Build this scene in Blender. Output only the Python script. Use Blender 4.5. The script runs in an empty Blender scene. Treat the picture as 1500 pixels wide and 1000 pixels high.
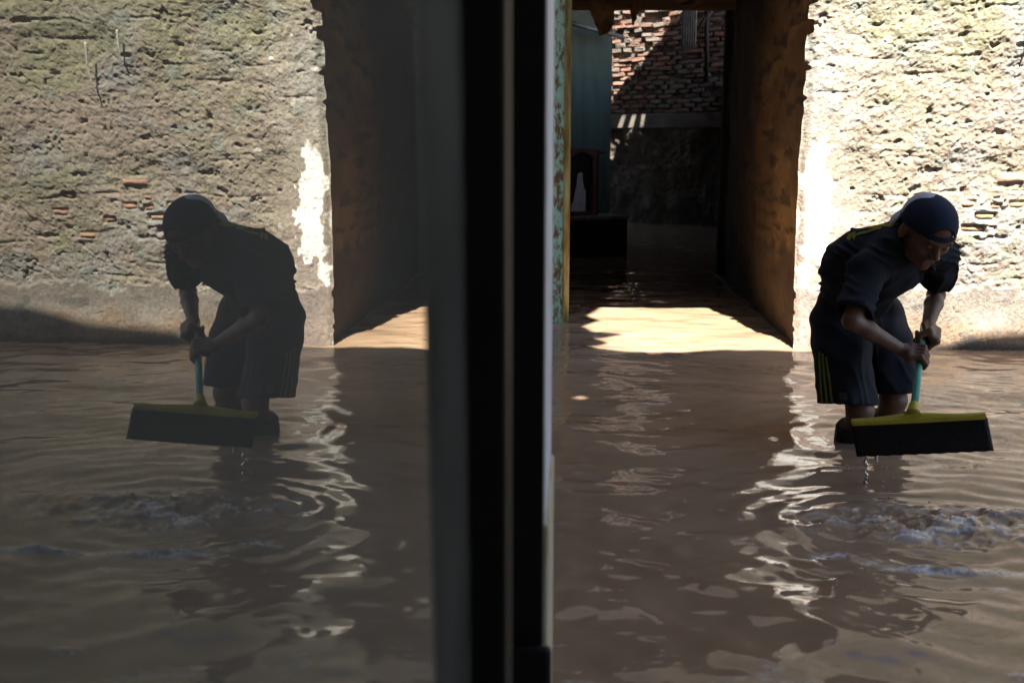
import bpy, bmesh, math, random
import numpy as np
from mathutils import Vector, Matrix
from mathutils.geometry import tessellate_polygon
from mathutils.bvhtree import BVHTree

random.seed(7)
RNG = np.random.RandomState(11)
scene = bpy.context.scene
col = scene.collection

# ------------------------------------------------------------------ camera
CAM_H = 1.08                       # metres above the flood water (water level is z = 0)
FPX = 1458.0                       # focal length in photograph pixels (35 mm lens on a 36 mm sensor)
PITCH = math.atan(283 / FPX)
cam_d = bpy.data.cameras.new('camera')
cam = bpy.data.objects.new('camera', cam_d)
col.objects.link(cam)
cam.location = (0, 0, CAM_H)
cam.rotation_euler = (math.radians(90) - PITCH, 0, 0)
cam_d.lens = 35.0
cam_d.sensor_width = 36.0
cam_d.clip_start = 0.01
cam_d.clip_end = 500
cam_d.dof.use_dof = True
cam_d.dof.focus_distance = 4.4
cam_d.dof.aperture_fstop = 3.4
scene.camera = cam

# ------------------------------------------------------------------ sky and sun
SUN = Vector((-0.148, 1.0, -1.75))          # the way the sunlight travels
SUN_EL = math.atan2(1.75, math.hypot(0.148, 1.0))
world = bpy.data.worlds.new('World')
scene.world = world
world.use_nodes = True
wn = world.node_tree
sky = wn.nodes.new('ShaderNodeTexSky')
sky.sky_type = 'NISHITA'
sky.sun_disc = False
sky.sun_elevation = SUN_EL
sky.sun_rotation = math.atan2(0.148, -1.0)
bg = wn.nodes['Background']
bg.inputs['Strength'].default_value = 0.072
wn.links.new(sky.outputs[0], bg.inputs['Color'])
sun_d = bpy.data.lights.new('sun', 'SUN')
sun_d.energy = 5.0
sun_d.angle = math.radians(0.5)
sun_d.color = (1.0, 0.93, 0.83)
sun = bpy.data.objects.new('sun', sun_d)
col.objects.link(sun)
sun.location = (0, -3, 8)
sun.rotation_euler = SUN.to_track_quat('-Z', 'Y').to_euler()

vs = scene.view_settings
vs.view_transform = 'Standard'
vs.look = 'None'
vs.gamma = 1.0
vs.use_curve_mapping = False
vs.exposure = 2.55
scene.cycles.use_denoising = True
scene.cycles.max_bounces = 12
scene.cycles.diffuse_bounces = 6
scene.cycles.glossy_bounces = 6
scene.cycles.transmission_bounces = 10
scene.cycles.caustics_reflective = True
scene.cycles.caustics_refractive = False
scene.cycles.sample_clamp_indirect = 6.0

# ------------------------------------------------------------------ measuring helpers
CP, SP = math.cos(PITCH), math.sin(PITCH)
def ray(u, v):
    a = (u - 750) / FPX; b = (500 - v) / FPX
    return Vector((a, CP + b * SP, -SP + b * CP))
def at(u, v, Y):
    """a point of the place, Y metres down the lane"""
    r = ray(u, v)
    return Vector((0, 0, CAM_H)) + r * (Y / r.y)
def gnd(u, v, z=0.0):
    r = ray(u, v)
    return Vector((0, 0, CAM_H)) + r * ((z - CAM_H) / r.z)
def up_sun(p, z):
    """where the sunbeam that lands on p crosses the height z"""
    p = Vector(p)
    return p - SUN * ((p.z - z) / SUN.z)

# ------------------------------------------------------------------ noise
TAB = RNG.rand(256, 256) * 2 - 1
def vnoise(x, y, seed=0):
    x = np.asarray(x, float) + seed * 17.31; y = np.asarray(y, float) + seed * 9.77
    xi = np.floor(x).astype(int); yi = np.floor(y).astype(int)
    fx = x - xi; fy = y - yi
    fx = fx * fx * fx * (fx * (fx * 6 - 15) + 10); fy = fy * fy * fy * (fy * (fy * 6 - 15) + 10)
    a = TAB[xi & 255, yi & 255]; b = TAB[(xi + 1) & 255, yi & 255]
    c = TAB[xi & 255, (yi + 1) & 255]; d = TAB[(xi + 1) & 255, (yi + 1) & 255]
    return (a * (1 - fx) + b * fx) * (1 - fy) + (c * (1 - fx) + d * fx) * fy
def fbm(x, y, seed=0, octaves=4, gain=0.5):
    s = 0; a = 1.0
    for o in range(octaves):
        s = s + a * vnoise(np.asarray(x) * 2 ** o, np.asarray(y) * 2 ** o, seed + o * 3)
        a *= gain
    return s
def smooth(x, a, b):
    t = np.clip((x - a) / (b - a), 0, 1)
    return t * t * (3 - 2 * t)

# ------------------------------------------------------------------ object helpers
def tag(o, label=None, cat=None, group=None, kind=None):
    if label: o['label'] = label
    if cat: o['category'] = cat
    if group: o['group'] = group
    if kind: o['kind'] = kind
    return o
def link(name, me, mat=None, parent=None):
    o = bpy.data.objects.new(name, me)
    col.objects.link(o)
    if mat is not None and len(me.materials) == 0:
        me.materials.append(mat)
    if parent is not None:
        o.parent = parent
        o.matrix_parent_inverse = Matrix.Translation(parent.location).inverted() if parent.location.length else Matrix()
    return o
def thing(name, loc, label, cat, group=None):
    o = bpy.data.objects.new(name, None)
    o.empty_display_size = 0.1
    col.objects.link(o)
    o.location = loc
    return tag(o, label, cat, group)
def mesh(name, verts, faces, smooth_=False):
    me = bpy.data.meshes.new(name)
    me.from_pydata([tuple(v) for v in verts], [], faces)
    me.update()
    if smooth_:
        me.polygons.foreach_set('use_smooth', [True] * len(me.polygons))
    return me
def np_mesh(name, V, Q, smooth_=True):
    """quads from numpy arrays"""
    V = np.asarray(V, np.float32); Q = np.asarray(Q, np.int32)
    me = bpy.data.meshes.new(name)
    me.vertices.add(len(V)); me.vertices.foreach_set('co', V.ravel())
    n = Q.shape[1]
    me.loops.add(Q.size); me.loops.foreach_set('vertex_index', Q.ravel())
    me.polygons.add(len(Q)); me.polygons.foreach_set('loop_start', np.arange(len(Q), dtype=np.int32) * n)
    me.polygons.foreach_set('use_smooth', np.full(len(Q), smooth_))
    me.update(calc_edges=True)
    return me
def grid_faces(nu, nv):
    i = np.arange(nu - 1)[:, None]; j = np.arange(nv - 1)[None, :]
    a = i * nv + j
    return np.stack([a, a + nv, a + nv + 1, a + 1], -1).reshape(-1, 4)
def vcol(me, name, rgb):
    at_ = me.attributes.new(name, 'FLOAT_COLOR', 'POINT')
    c = np.ones((len(rgb), 4), np.float32); c[:, :3] = rgb
    at_.data.foreach_set('color', c.ravel())
def bevel_box(bm, lo, hi, bev=0.0, M=None):
    r = bmesh.ops.create_cube(bm, size=1.0)
    vs_ = r['verts']
    lo = Vector(lo); hi = Vector(hi)
    for v in vs_:
        v.co = Vector(((lo.x + hi.x) / 2 + v.co.x * (hi.x - lo.x), (lo.y + hi.y) / 2 + v.co.y * (hi.y - lo.y), (lo.z + hi.z) / 2 + v.co.z * (hi.z - lo.z)))
    if bev > 0:
        ed = set()
        for v in vs_:
            ed.update(v.link_edges)
        r2 = bmesh.ops.bevel(bm, geom=list(ed), offset=bev, segments=2, affect='EDGES', profile=0.5)
        vs_ = list({v for f in r2['faces'] for v in f.verts} | {v for v in vs_ if v.is_valid})
    if M is not None:
        bmesh.ops.transform(bm, matrix=M, verts=[v for v in vs_ if v.is_valid])
def bm_obj(name, bm, mat, parent=None, sm=False):
    me = bpy.data.meshes.new(name)
    bm.to_mesh(me); bm.free()
    if sm:
        me.polygons.foreach_set('use_smooth', [True] * len(me.polygons))
    return link(name, me, mat, parent)
def box(name, lo, hi, mat, parent=None, bev=0.0, M=None):
    bm = bmesh.new()
    bevel_box(bm, lo, hi, bev, M)
    return bm_obj(name, bm, mat, parent)
def tube_mesh(name, pts, radii, seg=10, cap=True):
    pts = [Vector(p) for p in pts]
    V = []; F = []
    up = Vector((0.31, 0.22, 0.92))
    for i, p in enumerate(pts):
        t = (pts[min(i + 1, len(pts) - 1)] - pts[max(i - 1, 0)]).normalized()
        s = t.cross(up)
        if s.length < 1e-3: s = t.cross(Vector((1, 0, 0)))
        s.normalize(); w = s.cross(t)
        r = radii[i] if hasattr(radii, '__len__') else radii
        for k in range(seg):
            a = 2 * math.pi * k / seg
            V.append(p + (s * math.cos(a) + w * math.sin(a)) * r)
    for i in range(len(pts) - 1):
        for k in range(seg):
            F.append((i * seg + k, i * seg + (k + 1) % seg, (i + 1) * seg + (k + 1) % seg, (i + 1) * seg + k))
    if cap:
        F.append(tuple(range(seg - 1, -1, -1)))
        F.append(tuple((len(pts) - 1) * seg + k for k in range(seg)))
    return mesh(name, V, F, True)
def slab_mesh(name, outline, holes, z, thick):
    """a flat sheet with holes, lying level at height z"""
    loops = [[Vector((p[0], p[1], 0)) for p in outline]] + [[Vector((p[0], p[1], 0)) for p in h] for h in holes]
    tris = tessellate_polygon(loops)
    flat = [p for L in loops for p in L]
    n = len(flat)
    V = [(p.x, p.y, z) for p in flat] + [(p.x, p.y, z + thick) for p in flat]
    F = [tuple(t) for t in tris] + [tuple(i + n for i in reversed(t)) for t in tris]
    b = 0
    for L in loops:
        m = len(L)
        for i in range(m):
            j = (i + 1) % m
            F.append((b + i, b + j, b + j + n, b + i + n))
        b += m
    me = mesh(name, V, F)
    bm = bmesh.new(); bm.from_mesh(me)
    bmesh.ops.recalc_face_normals(bm, faces=bm.faces)
    bm.to_mesh(me); bm.free()
    return me

# ------------------------------------------------------------------ materials
def new_mat(name):
    m = bpy.data.materials.new(name)
    m.use_nodes = True
    nt = m.node_tree
    return m, nt, nt.nodes['Principled BSDF']
def mat_noise(name, cols, scale=8.0, rough=0.8, bump=0.0, bscale=None, detail=6.0, stretch=(1, 1, 1), spec=0.4, pos=None, metal=0.0, bdist=0.01):
    """colours mixed by noise, with a fine bump"""
    m, nt, p = new_mat(name)
    N, L = nt.nodes, nt.links
    tc = N.new('ShaderNodeTexCoord')
    mp = N.new('ShaderNodeMapping'); mp.inputs['Scale'].default_value = stretch
    L.new(tc.outputs['Object'], mp.inputs['Vector'])
    nz = N.new('ShaderNodeTexNoise'); nz.inputs['Scale'].default_value = scale; nz.inputs['Detail'].default_value = detail
    nz.inputs['Roughness'].default_value = 0.62
    L.new(mp.outputs[0], nz.inputs['Vector'])
    cr = N.new('ShaderNodeValToRGB')
    k = len(cols)
    pos = pos or [0.3 + 0.4 * i / max(k - 1, 1) for i in range(k)]
    el = cr.color_ramp.elements
    while len(el) < k: el.new(0.5)
    while len(el) > k: el.remove(el[-1])
    for i in range(k):
        el[i].position = pos[i]; el[i].color = (*cols[i], 1)
    L.new(nz.outputs['Fac'], cr.inputs['Fac'])
    L.new(cr.outputs['Color'], p.inputs['Base Color'])
    p.inputs['Roughness'].default_value = rough
    p.inputs['Specular IOR Level'].default_value = spec
    p.inputs['Metallic'].default_value = metal
    if bump > 0:
        n2 = N.new('ShaderNodeTexNoise'); n2.inputs['Scale'].default_value = bscale or scale * 4; n2.inputs['Detail'].default_value = 8
        L.new(mp.outputs[0], n2.inputs['Vector'])
        bp = N.new('ShaderNodeBump'); bp.inputs['Strength'].default_value = bump; bp.inputs['Distance'].default_value = bdist
        L.new(n2.outputs['Fac'], bp.inputs['Height'])
        L.new(bp.outputs['Normal'], p.inputs['Normal'])
    return m
def mat_vcol(name, rough=0.9, bump=0.5, bscale=60, mott=0.35, spec=0.25, bdist=0.006, mscale=35):
    """colour stored on the mesh, with a fine mottling and bump"""
    m, nt, p = new_mat(name)
    N, L = nt.nodes, nt.links
    a = N.new('ShaderNodeAttribute'); a.attribute_name = 'col'
    tc = N.new('ShaderNodeTexCoord')
    nz = N.new('ShaderNodeTexNoise'); nz.inputs['Scale'].default_value = mscale; nz.inputs['Detail'].default_value = 8; nz.inputs['Roughness'].default_value = 0.7
    L.new(tc.outputs['Object'], nz.inputs['Vector'])
    mr = N.new('ShaderNodeMapRange'); mr.inputs['From Min'].default_value = 0.3; mr.inputs['From Max'].default_value = 0.7
    mr.inputs['To Min'].default_value = 1 - mott; mr.inputs['To Max'].default_value = 1 + mott
    L.new(nz.outputs['Fac'], mr.inputs['Value'])
    mx = N.new('ShaderNodeVectorMath'); mx.operation = 'SCALE'
    L.new(a.outputs['Color'], mx.inputs[0]); L.new(mr.outputs[0], mx.inputs['Scale'])
    L.new(mx.outputs[0], p.inputs['Base Color'])
    p.inputs['Roughness'].default_value = rough
    p.inputs['Specular IOR Level'].default_value = spec
    n2 = N.new('ShaderNodeTexNoise'); n2.inputs['Scale'].default_value = bscale; n2.inputs['Detail'].default_value = 8; n2.inputs['Roughness'].default_value = 0.65
    L.new(tc.outputs['Object'], n2.inputs['Vector'])
    b = N.new('ShaderNodeBump'); b.inputs['Strength'].default_value = bump; b.inputs['Distance'].default_value = bdist
    L.new(n2.outputs['Fac'], b.inputs['Height']); L.new(b.outputs['Normal'], p.inputs['Normal'])
    return m

M = {}
M['rubble'] = mat_vcol('rubble', 0.95, 0.8, 85, 0.42, 0.15, 0.009, 55)
M['plaster'] = mat_vcol('plaster', 0.9, 0.35, 22, 0.12, 0.2, 0.006, 5)
M['darkstone'] = mat_vcol('darkstone', 0.8, 0.8, 30, 0.4, 0.4, 0.015, 10)
M['brick'] = mat_noise('brick', [(0.06, 0.045, 0.038), (0.17, 0.105, 0.08), (0.24, 0.155, 0.12), (0.20, 0.18, 0.155)], 11, 0.9, 0.6, 40)
M['brick_pink'] = mat_noise('brick_pink', [(0.24, 0.14, 0.10), (0.34, 0.165, 0.12), (0.28, 0.20, 0.15)], 14, 0.9, 0.5, 60)
M['brick_orange'] = mat_noise('brick_orange', [(0.26, 0.18, 0.11), (0.36, 0.20, 0.11), (0.28, 0.22, 0.15)], 16, 0.9, 0.5, 60)
M['brick_grey'] = mat_noise('brick_grey', [(0.09, 0.08, 0.065), (0.17, 0.15, 0.125), (0.24, 0.195, 0.16)], 10, 0.92, 0.6, 40)
M['mortar'] = mat_noise('mortar', [(0.04, 0.035, 0.03), (0.14, 0.125, 0.11), (0.24, 0.22, 0.20)], 14, 0.95, 0.6, 50)
M['cement'] = mat_noise('cement', [(0.09, 0.08, 0.065), (0.15, 0.13, 0.11), (0.19, 0.17, 0.145)], 5, 0.9, 0.5, 30)
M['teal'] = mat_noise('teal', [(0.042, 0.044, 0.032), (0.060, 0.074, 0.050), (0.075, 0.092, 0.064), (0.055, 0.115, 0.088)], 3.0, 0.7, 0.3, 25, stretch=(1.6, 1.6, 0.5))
M['rust_green'] = mat_noise('rust_green', [(0.09, 0.05, 0.02), (0.17, 0.11, 0.04), (0.24, 0.40, 0.30), (0.32, 0.50, 0.39)], 34, 0.6, 0.5, 50, stretch=(1, 1, 0.45), pos=[0.36, 0.46, 0.52, 0.68])
M['rust_yellow'] = mat_noise('rust_yellow', [(0.11, 0.07, 0.02), (0.20, 0.145, 0.045), (0.27, 0.27, 0.13), (0.29, 0.34, 0.21)], 9, 0.65, 0.5, 60, stretch=(1, 1, 0.35), pos=[0.36, 0.47, 0.57, 0.68])
M['wood_dark'] = mat_noise('wood_dark', [(0.012, 0.010, 0.008), (0.022, 0.018, 0.014), (0.035, 0.027, 0.02)], 5, 0.55, 0.3, 30, stretch=(6, 6, 0.4))
M['wood_red'] = mat_noise('wood_red', [(0.11, 0.045, 0.035), (0.18, 0.07, 0.055), (0.24, 0.10, 0.08)], 6, 0.5, 0.3, 30, stretch=(5, 5, 0.5))
M['wood_grey'] = mat_noise('wood_grey', [(0.10, 0.095, 0.09), (0.19, 0.18, 0.17), (0.28, 0.27, 0.26)], 6, 0.8, 0.4, 30, stretch=(6, 6, 0.4))
M['wood_brown'] = mat_noise('wood_brown', [(0.06, 0.038, 0.02), (0.10, 0.06, 0.032), (0.13, 0.085, 0.045)], 5, 0.7, 0.4, 30, stretch=(0.5, 5, 5))
M['black_paint'] = mat_noise('black_paint', [(0.006, 0.006, 0.006), (0.010, 0.009, 0.008), (0.016, 0.013, 0.010)], 5, 0.6, 0.15, 40, spec=0.2)
M['stile_lit_edge'] = mat_noise('stile_lit_edge', [(0.025, 0.022, 0.016), (0.045, 0.038, 0.028), (0.06, 0.05, 0.036)], 5, 0.6, 0.2, 40, stretch=(1, 1, 0.4))
M['paper'] = mat_noise('paper', [(0.55, 0.57, 0.60), (0.78, 0.79, 0.81), (0.85, 0.85, 0.86)], 22, 0.85, 0.3, 90)
M['white_plaster'] = mat_noise('white_plaster', [(0.36, 0.36, 0.39), (0.52, 0.52, 0.55), (0.60, 0.60, 0.61)], 7, 0.75, 0.35, 40)
M['cream_plaster'] = mat_noise('cream_plaster', [(0.30, 0.26, 0.16), (0.42, 0.38, 0.26), (0.48, 0.44, 0.34)], 9, 0.75, 0.35, 40)
M['house'] = mat_noise('house', [(0.06, 0.055, 0.05), (0.11, 0.10, 0.09), (0.16, 0.145, 0.13)], 3, 0.9, 0.4, 25)
M['room'] = mat_noise('room', [(0.012, 0.012, 0.012), (0.02, 0.02, 0.018), (0.03, 0.028, 0.025)], 3, 0.95, 0.2, 25, spec=0.1)
M['tarp'] = mat_noise('tarp', [(0.05, 0.05, 0.05), (0.10, 0.10, 0.10), (0.14, 0.135, 0.13)], 3, 0.7, 0.2, 20)
M['cloth_brown'] = mat_noise('cloth_brown', [(0.09, 0.055, 0.03), (0.16, 0.095, 0.05), (0.22, 0.14, 0.08)], 10, 0.9, 0.4, 60)
M['mud'] = mat_noise('mud', [(0.10, 0.07, 0.045), (0.16, 0.115, 0.075)], 2, 0.95, 0.4, 12)
M['metal_grey'] = mat_noise('metal_grey', [(0.10, 0.10, 0.10), (0.17, 0.17, 0.17), (0.22, 0.21, 0.20)], 9, 0.5, 0.2, 40, spec=0.5)
M['twig'] = mat_noise('twig', [(0.34, 0.32, 0.28), (0.55, 0.52, 0.46)], 30, 0.9, 0.3, 90)
M['skin'] = mat_vcol('skin', 0.48, 0.12, 120, 0.12, 0.45, 0.002, 40)
def fabric(name, c1, c2, rough=0.9):
    return mat_noise(name, [c1, c2], 18, rough, 0.35, 420, spec=0.25, bdist=0.002)
M['shirt'] = fabric('shirt', (0.0088, 0.0112, 0.0176), (0.0136, 0.016, 0.024))
M['shorts'] = fabric('shorts', (0.0064, 0.008, 0.0136), (0.0104, 0.0128, 0.02), 0.8)
M['cap'] = fabric('cap', (0.012, 0.018, 0.038), (0.018, 0.026, 0.052))
M['cap_white'] = fabric('cap_white', (0.40, 0.42, 0.50), (0.52, 0.54, 0.60))
M['print'] = mat_noise('print', [(0.30, 0.30, 0.04), (0.42, 0.42, 0.07)], 60, 0.8, 0.2, 200)
M['stripe'] = mat_noise('stripe', [(0.22, 0.28, 0.06), (0.32, 0.38, 0.10)], 60, 0.8, 0.2, 300)
M['grey_label'] = mat_noise('grey_label', [(0.05, 0.05, 0.055), (0.09, 0.09, 0.10)], 60, 0.8)
M['red_tab'] = mat_noise('red_tab', [(0.20, 0.04, 0.04), (0.26, 0.06, 0.06)], 60, 0.8)
M['boot'] = mat_noise('boot', [(0.006, 0.007, 0.012), (0.012, 0.013, 0.022)], 20, 0.42, 0.15, 60, spec=0.4)
M['sq_yellow'] = mat_noise('sq_yellow', [(0.30, 0.25, 0.02), (0.42, 0.36, 0.035), (0.46, 0.40, 0.05)], 14, 0.4, 0.2, 120)
M['sq_green'] = mat_noise('sq_green', [(0.06, 0.28, 0.20), (0.11, 0.40, 0.30), (0.25, 0.46, 0.38)], 12, 0.35, 0.1, 60, stretch=(3, 3, 0.5))
M['rubber'] = mat_noise('rubber', [(0.004, 0.004, 0.004), (0.009, 0.009, 0.009)], 20, 0.55, 0.2, 100, spec=0.25)

# muddy water: turbid body under a clear, rippled surface; froth and painted sky glints where it is churned
def water_mat():
    m, nt, p = new_mat('water')
    N, L = nt.nodes, nt.links
    tc = N.new('ShaderNodeTexCoord')
    nz = N.new('ShaderNodeTexNoise'); nz.inputs['Scale'].default_value = 1.6; nz.inputs['Detail'].default_value = 5
    L.new(tc.outputs['Object'], nz.inputs['Vector'])
    cr = N.new('ShaderNodeValToRGB')
    cr.color_ramp.elements[0].position = 0.3; cr.color_ramp.elements[0].color = (0.262, 0.176, 0.113, 1)
    cr.color_ramp.elements[1].position = 0.7; cr.color_ramp.elements[1].color = (0.330, 0.228, 0.150, 1)
    L.new(nz.outputs['Fac'], cr.inputs['Fac'])
    fo = N.new('ShaderNodeAttribute'); fo.attribute_name = 'froth_glint'
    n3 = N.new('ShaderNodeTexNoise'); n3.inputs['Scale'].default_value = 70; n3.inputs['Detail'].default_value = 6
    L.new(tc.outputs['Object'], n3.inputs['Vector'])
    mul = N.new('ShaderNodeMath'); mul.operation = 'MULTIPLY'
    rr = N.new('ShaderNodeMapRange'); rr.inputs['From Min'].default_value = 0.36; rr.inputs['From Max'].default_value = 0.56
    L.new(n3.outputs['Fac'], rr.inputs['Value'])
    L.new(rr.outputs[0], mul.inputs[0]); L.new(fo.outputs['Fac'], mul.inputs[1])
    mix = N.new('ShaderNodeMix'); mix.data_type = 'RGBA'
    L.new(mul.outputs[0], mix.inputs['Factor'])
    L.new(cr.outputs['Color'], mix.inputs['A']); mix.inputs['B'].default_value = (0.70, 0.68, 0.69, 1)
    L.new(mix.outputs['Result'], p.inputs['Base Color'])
    p.inputs['IOR'].default_value = 1.34
    p.inputs['Specular IOR Level'].default_value = 0.5
    p.inputs['Roughness'].default_value = 0.025
    mp = N.new('ShaderNodeMapping'); mp.inputs['Scale'].default_value = (9, 20, 12)
    L.new(tc.outputs['Object'], mp.inputs['Vector'])
    n2 = N.new('ShaderNodeTexNoise'); n2.inputs['Scale'].default_value = 1.0; n2.inputs['Detail'].default_value = 3
    L.new(mp.outputs[0], n2.inputs['Vector'])
    b = N.new('ShaderNodeBump'); b.inputs['Strength'].default_value = 0.12; b.inputs['Distance'].default_value = 0.006
    L.new(n2.outputs['Fac'], b.inputs['Height']); L.new(b.outputs['Normal'], p.inputs['Normal'])
    return m
M['water'] = water_mat()
def drop_mat():
    m, nt, p = new_mat('drops')
    p.inputs['Base Color'].default_value = (0.55, 0.50, 0.47, 1)
    p.inputs['Roughness'].default_value = 0.04
    p.inputs['IOR'].default_value = 1.33
    p.inputs['Transmission Weight'].default_value = 0.6
    return m
M['drops'] = drop_mat()
def glass_mat():
    m, nt, p = new_mat('window_glass')
    N, L = nt.nodes, nt.links
    N.remove(p)
    out = N['Material Output']
    g = N.new('ShaderNodeBsdfGlass'); g.inputs['IOR'].default_value = 1.8; g.inputs['Roughness'].default_value = 0.0
    g.inputs['Color'].default_value = (0.97, 0.98, 0.95, 1)
    d = N.new('ShaderNodeBsdfDiffuse'); d.inputs['Color'].default_value = (0.42, 0.415, 0.375, 1)
    tc = N.new('ShaderNodeTexCoord')
    nz = N.new('ShaderNodeTexNoise'); nz.inputs['Scale'].default_value = 5; nz.inputs['Detail'].default_value = 5
    L.new(tc.outputs['Object'], nz.inputs['Vector'])
    mr = N.new('ShaderNodeMapRange'); mr.inputs['From Min'].default_value = 0.3; mr.inputs['From Max'].default_value = 0.7
    mr.inputs['To Min'].default_value = 0.07; mr.inputs['To Max'].default_value = 0.15
    L.new(nz.outputs['Fac'], mr.inputs['Value'])
    mx = N.new('ShaderNodeMixShader')
    L.new(mr.outputs[0], mx.inputs['Fac']); L.new(g.outputs[0], mx.inputs[1]); L.new(d.outputs[0], mx.inputs[2])
    L.new(mx.outputs[0], out.inputs['Surface'])
    return m
M['glass'] = glass_mat()

# ================================================================== THE SETTING
# ---- ground under the flood
tag(link('ground', mesh('ground', [(-120, -120, -0.45), (120, -120, -0.45), (120, 120, -0.45), (-120, 120, -0.45)], [(0, 1, 2, 3)]), M['mud']), kind='structure')

# ---- water
CORNER = gnd(1161, 509)            # foot of the wall's corner at the alley mouth
WX, WY = CORNER.x, CORNER.y
def axis_pts(parts):
    out = []
    for a, b, s in parts:
        n = max(int(round((b - a) / s)), 1)
        out += list(np.linspace(a, b, n, endpoint=False))
    out.append(parts[-1][1])
    return np.array(out)
wxs = axis_pts([(-60, -4, 4), (-4, -0.3, 0.2), (-0.3, 4.6, 0.011), (4.6, 9, 0.15), (9, 60, 4)])
wys = axis_pts([(-60, -3, 4), (-3, 1.3, 0.1), (1.3, 5.5, 0.009), (5.5, 8, 0.016), (8, 16, 0.04), (16, 60, 4)])
X, Y = np.meshgrid(wxs, wys, indexing='ij')
amp = 0.75 + 0.25 * smooth(-Y, -7.2, -4.8)
warp = 0.10 * vnoise(X / 0.7, Y / 0.5, 5)
near_ = smooth(-Y, -3.3, -2.5)
Z = amp * (0.0085 * vnoise((X + warp) / 0.46, (Y + warp) / 0.29, 1) + (0.0056 + 0.0012 * near_) * vnoise((X - Y * 0.35) / 0.21, (Y + warp) / 0.125, 2)
           + (0.0021 + 0.0010 * near_) * vnoise((X + 0.5 * Y) / 0.10, (Y + 0.2 * X) / 0.065, 3)) + amp * (0.0007 + 0.0007 * near_) * vnoise((X - 0.4 * Y) / 0.052, Y / 0.036, 4)
froth_glint = np.zeros_like(Z)
# rings round the wader's legs
for lx, ly, a_ in ((1.30, 3.60, 0.0030), (1.42, 3.72, 0.0020)):
    r = np.hypot(X - lx, Y - ly)
    Z += a_ * np.sin(2 * np.pi * r / 0.11) * np.exp(-r / 0.32)
# churned water where the squeegee has been lifted out
cpt = gnd(1360, 768)
ex = (X - cpt.x - 0.08) / 0.46; ey = (Y - cpt.y) / 0.16
r = np.sqrt(ex ** 2 + ey ** 2)
m_ = np.clip(1.25 - r, 0, 1)
wx_ = X + 0.03 * vnoise(X / 0.08, Y / 0.06, 22); wy_ = Y + 0.02 * vnoise(X / 0.07, Y / 0.05, 23)
r1 = (1 - np.abs(vnoise(wx_ / 0.10, wy_ / 0.055, 24))) ** 3; r2 = (1 - np.abs(vnoise(wx_ / 0.05, wy_ / 0.030, 25))) ** 3
chop = r1 + 0.7 * r2 - 0.8
Z += m_ * (0.019 * r1 + 0.012 * r2 + 0.007 * vnoise(X / 0.025, Y / 0.02, 26) - 0.006)
froth_glint += smooth(m_, 0.05, 0.6) * smooth(chop + 0.45 * vnoise(X / 0.13, Y / 0.05, 29), 0.02, 0.6) * 0.95  # foam and mirrored sky glints, both put in as pale colour
froth_glint += 0.32 * smooth(vnoise((X + 0.3 * Y + 0.04 * vnoise(X / 0.05, Y / 0.05, 44)) / 0.055, Y / 0.026, 42), 0.74, 0.88) * smooth(vnoise(X / 0.5, Y / 0.4, 43), 0.0, 0.5) * smooth(-Y, -4.6, -3.6)
ring = np.sqrt(((X - cpt.x) / 1.55) ** 2 + (Y - cpt.y) ** 2)
Z += 0.0065 * np.sin(2 * np.pi * ring / 0.085 + 1.5 * vnoise(X / 0.15, Y / 0.1, 28)) * np.exp(-ring / 0.26) * smooth(ring, 0.05, 0.15)
# the low crest that runs away from it towards the camera
crest = [gnd(u, v) for u, v in ((1116, 822), (1160, 808), (1230, 812), (1300, 826), (1400, 834), (1500, 838), (1620, 842))]
cx = np.array([p.x for p in crest]); cy = np.array([p.y for p in crest])
o = np.argsort(cx)
yc = np.interp(X, cx[o], cy[o]) + 0.026 * vnoise(X / 0.13, Y * 0, 33) + 0.010 * vnoise(X / 0.045, Y * 0, 37)
win = smooth(X, cx.min() - 0.01, cx.min() + 0.05) * smooth(-X, -cx.max() - 0.3, -cx.max())
dd = (Y - yc) / (0.017 + 0.008 * vnoise(X / 0.09, Y * 0, 38))
Z += 0.014 * win * np.exp(-dd ** 2) * np.clip(0.6 + 0.9 * vnoise(X / 0.08, Y / 0.2, 34), 0, 2)
froth_glint += 1.0 * win * np.exp(-((Y - yc + 0.006) / 0.018) ** 2) * smooth(vnoise(X / 0.06, Y / 0.02, 36), -0.3, 0.5)  # pale crest colour serves for foam and for sky shine
# scraps of scum drifting on the surface
for (u, v, a_, b_) in ((1460, 858, 0.055, 0.018), (1500, 990, 0.05, 0.015), (1170, 745, 0.05, 0.012), (935, 545, 0.08, 0.02), (955, 592, 0.06, 0.03), (1640, 838, 0.06, 0.02)):
    g = gnd(u, v)
    rr_ = np.sqrt(((X - g.x) / a_) ** 2 + ((Y - g.y) / b_) ** 2) + 0.35 * vnoise(X / 0.03, Y / 0.015, 40)
    froth_glint += 0.55 * smooth(-rr_, -1.0, -0.6) * (1 - 0.6 * smooth(-rr_, -0.6, -0.3))
    Z += 0.003 * smooth(-rr_, -1.0, -0.3)
me = np_mesh('water', np.stack([X, Y, Z], -1).reshape(-1, 3), grid_faces(len(wxs), len(wys)))
fa = me.attributes.new('froth_glint', 'FLOAT', 'POINT')
fa.data.foreach_set('value', np.clip(froth_glint, 0, 0.9).ravel().astype(np.float32))
tag(link('water', me, M['water']), kind='structure')

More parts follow.
